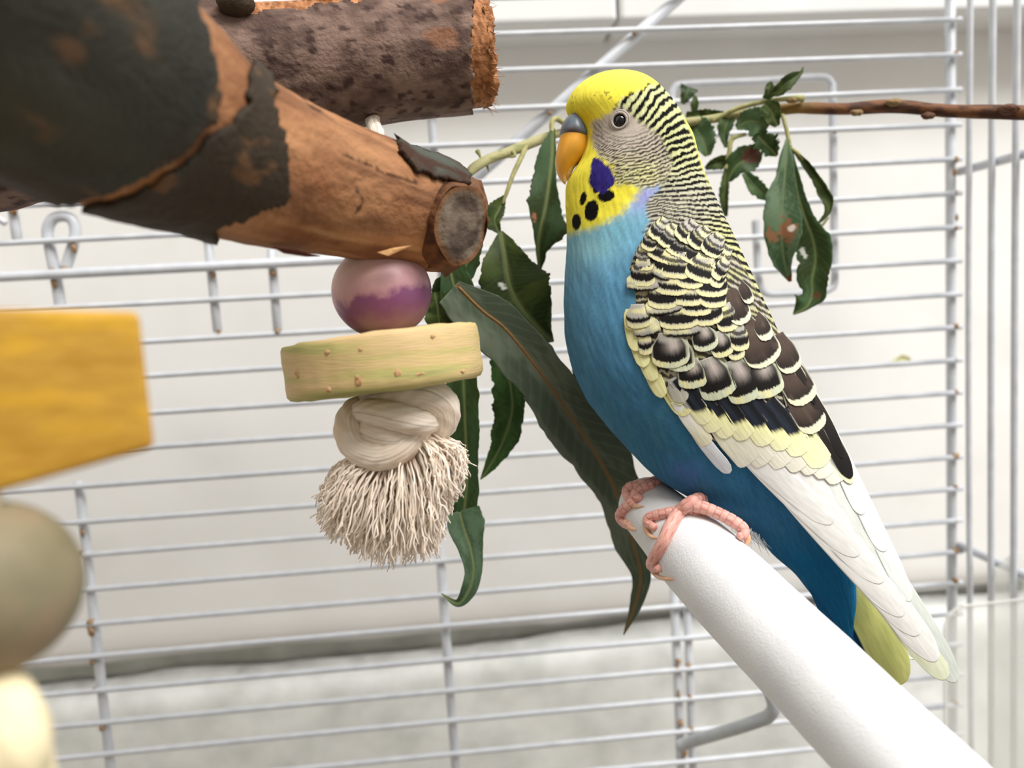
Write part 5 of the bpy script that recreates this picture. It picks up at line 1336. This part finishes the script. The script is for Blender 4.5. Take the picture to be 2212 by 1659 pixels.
leaf([k5(300, 760, .2235), k5(318, 850, .224), k5(322, 930, .225), k5(295, 1020, .2265), k5(258, 1090, .228), k5(226, 1138, .229)], [34, 38, 40, 26, 14, 1], [30, 26, 28, 28, 14, 1], LC(44, 70, 34), LC(64, 94, 46), fold=.25, seed=11)
leaf([k5(85, 560, .2065), k5(95, 620, .207), k5(100, 690, .208)], [22, 30, 16], [20, 28, 16], GD, GL, seed=12)
leaf([k5(520, 790, .232), k5(560, 860, .232), k5(610, 930, .232)], [10, 26, 4], [12, 30, 4], GD, GL, seed=13)
leaf([k5(700, 1010, .236), k5(740, 1070, .236), k5(775, 1125, .236)], [8, 14, 4], [8, 14, 4], LC(88, 100, 70), LC(112, 122, 92), seed=14)
# right group
leaf([k7(775, 500, .241), k7(768, 600, .240), k7(762, 720, .239), k7(750, 850, .238), k7(745, 980, .237), k7(745, 1110, .237), k7(760, 1230, .238), k7(792, 1350, .240)], [3, 12, 20, 36, 38, 34, 24, 3], [3, 14, 20, 30, 40, 36, 16, 4], LC(54, 76, 48), LC(92, 112, 84), fold=.16, seed=21, rib=LC(104, 118, 84), jag=.06,
     spots=[(1701, 495, 19, 26, LC(128, 88, 62)), (1668, 507, 15, 14, LC(132, 94, 66)), (1710, 492, 6, 8, LC(206, 196, 186)), (1712, 608, 16, 16, LC(106, 62, 36))], ribmesh=.00025)
leaf([k7(795, 540, .2405), k7(815, 680, .240), k7(840, 820, .2395), k7(880, 960, .239), k7(930, 1100, .239), k7(945, 1220, .239), k7(925, 1330, .239), k7(925, 1430, .239), k7(890, 1500, .239), k7(812, 1545, .240)], [3, 12, 16, 16, 42, 36, 34, 20, 34, 2], [3, 8, 14, 18, 32, 36, 30, 26, 8, 2], GD, LC(66, 92, 58), fold=.22, wave=.10, seed=22, jag=.10, spots=[(1735, 545, 7, 12, LC(206, 208, 198)), (1765, 640, 9, 8, LC(90, 66, 42))])
leaf([k7(815, 572, .240), k7(880, 640, .240), k7(940, 720, .241), k7(990, 800, .242), k7(1028, 870, .242), k7(1010, 950, .242), k7(930, 1030, .243)], [2, 8, 9, 14, 14, 6, .6], [2, 7, 8, 9, 8, 5, .6], GD, GL, fold=.5, seed=23)
leaf([k7(680, 238, .242), k7(720, 205, .241), k7(770, 165, .240), k7(820, 130, .240), k7(858, 100, .240), k7(872, 66, .240)], [4, 14, 15, 9, 4, .5], [3, 10, 14, 12, 4, .5], GD, GL, fold=.4, seed=24)
leaf([k7(650, 260, .243), k7(665, 220, .242), k7(672, 180, .242), k7(680, 155, .242)], [10, 10, 8, 2], [8, 9, 8, 2], GD, GL, fold=.4, seed=25)
leaf([k7(400, 360, .250), k7(340, 365, .251), k7(260, 368, .252), k7(170, 355, .253)], [10, 14, 16, 6], [8, 12, 14, 4], GD, GL, fold=.3, seed=26)
leaf([k7(190, 400, .252), k7(240, 450, .250), k7(280, 520, .249), k7(300, 600, .249)], [16, 30, 24, 6], [18, 30, 26, 8], LC(60, 84, 52), LC(84, 106, 74), fold=.25, seed=27)
leaf([k7(470, 430, .246), k7(540, 390, .245), k7(610, 400, .244), k7(660, 430, .244)], [6, 26, 30, 8], [6, 24, 26, 8], LC(70, 92, 60), LC(92, 114, 82), fold=.25, seed=28)
leaf([k7(640, 290, .243), k7(680, 330, .242), k7(700, 380, .242), k7(720, 420, .242)], [16, 24, 18, 6], [14, 20, 14, 4], GD, GL, fold=.3, seed=29)
leaf([k7(590, 470, .245), k7(640, 520, .244), k7(680, 560, .244), k7(715, 600, .244)], [12, 22, 18, 3], [12, 24, 20, 3], GD, LC(60, 84, 50), fold=.3, seed=30, jag=.25)
leaf([k7(600, 560, .247), k7(540, 610, .247), k7(470, 660, .247), k7(420, 750, .248)], [14, 28, 26, 6], [14, 30, 24, 6], LC(44, 60, 34), LC(62, 84, 48), fold=.3, seed=31, spots=[(1625, 335, 22, 18, LC(84, 52, 40))])
leaf([k7(440, 620, .248), k7(380, 640, .249), k7(330, 655, .249), k7(285, 675, .250)], [10, 15, 12, 3], [12, 14, 10, 3], GD, GL, fold=.3, seed=32)
leaf([k7(410, 680, .247), k7(405, 760, .247), k7(400, 850, .247), k7(412, 960, .248)], [4, 9, 11, 4], [4, 8, 9, 3], GD, GL, fold=.4, seed=33)
leaf([k7(520, 700, .246), k7(570, 760, .245), k7(620, 810, .244), k7(680, 860, .244)], [6, 15, 16, 6], [6, 15, 14, 6], LC(58, 82, 48), LC(84, 106, 66), fold=.3, seed=34)
leaf([k7(430, 370, .249), k7(410, 420, .248), k7(400, 470, .248), k7(410, 550, .248)], [12, 18, 12, 3], [12, 14, 10, 3], LC(52, 74, 46), GL, fold=.35, seed=35)
leaf([k7(150, 290, .256), k7(170, 240, .255), k7(190, 190, .255)], [4, 14, 20], [4, 12, 20], LC(58, 74, 50), LC(74, 92, 66), fold=.2, seed=36)
leaf([k7(215, 340, .254), k7(222, 290, .253), k7(225, 240, .253)], [4, 9, 3], [4, 8, 3], LC(66, 84, 50), GL, fold=.3, seed=37)
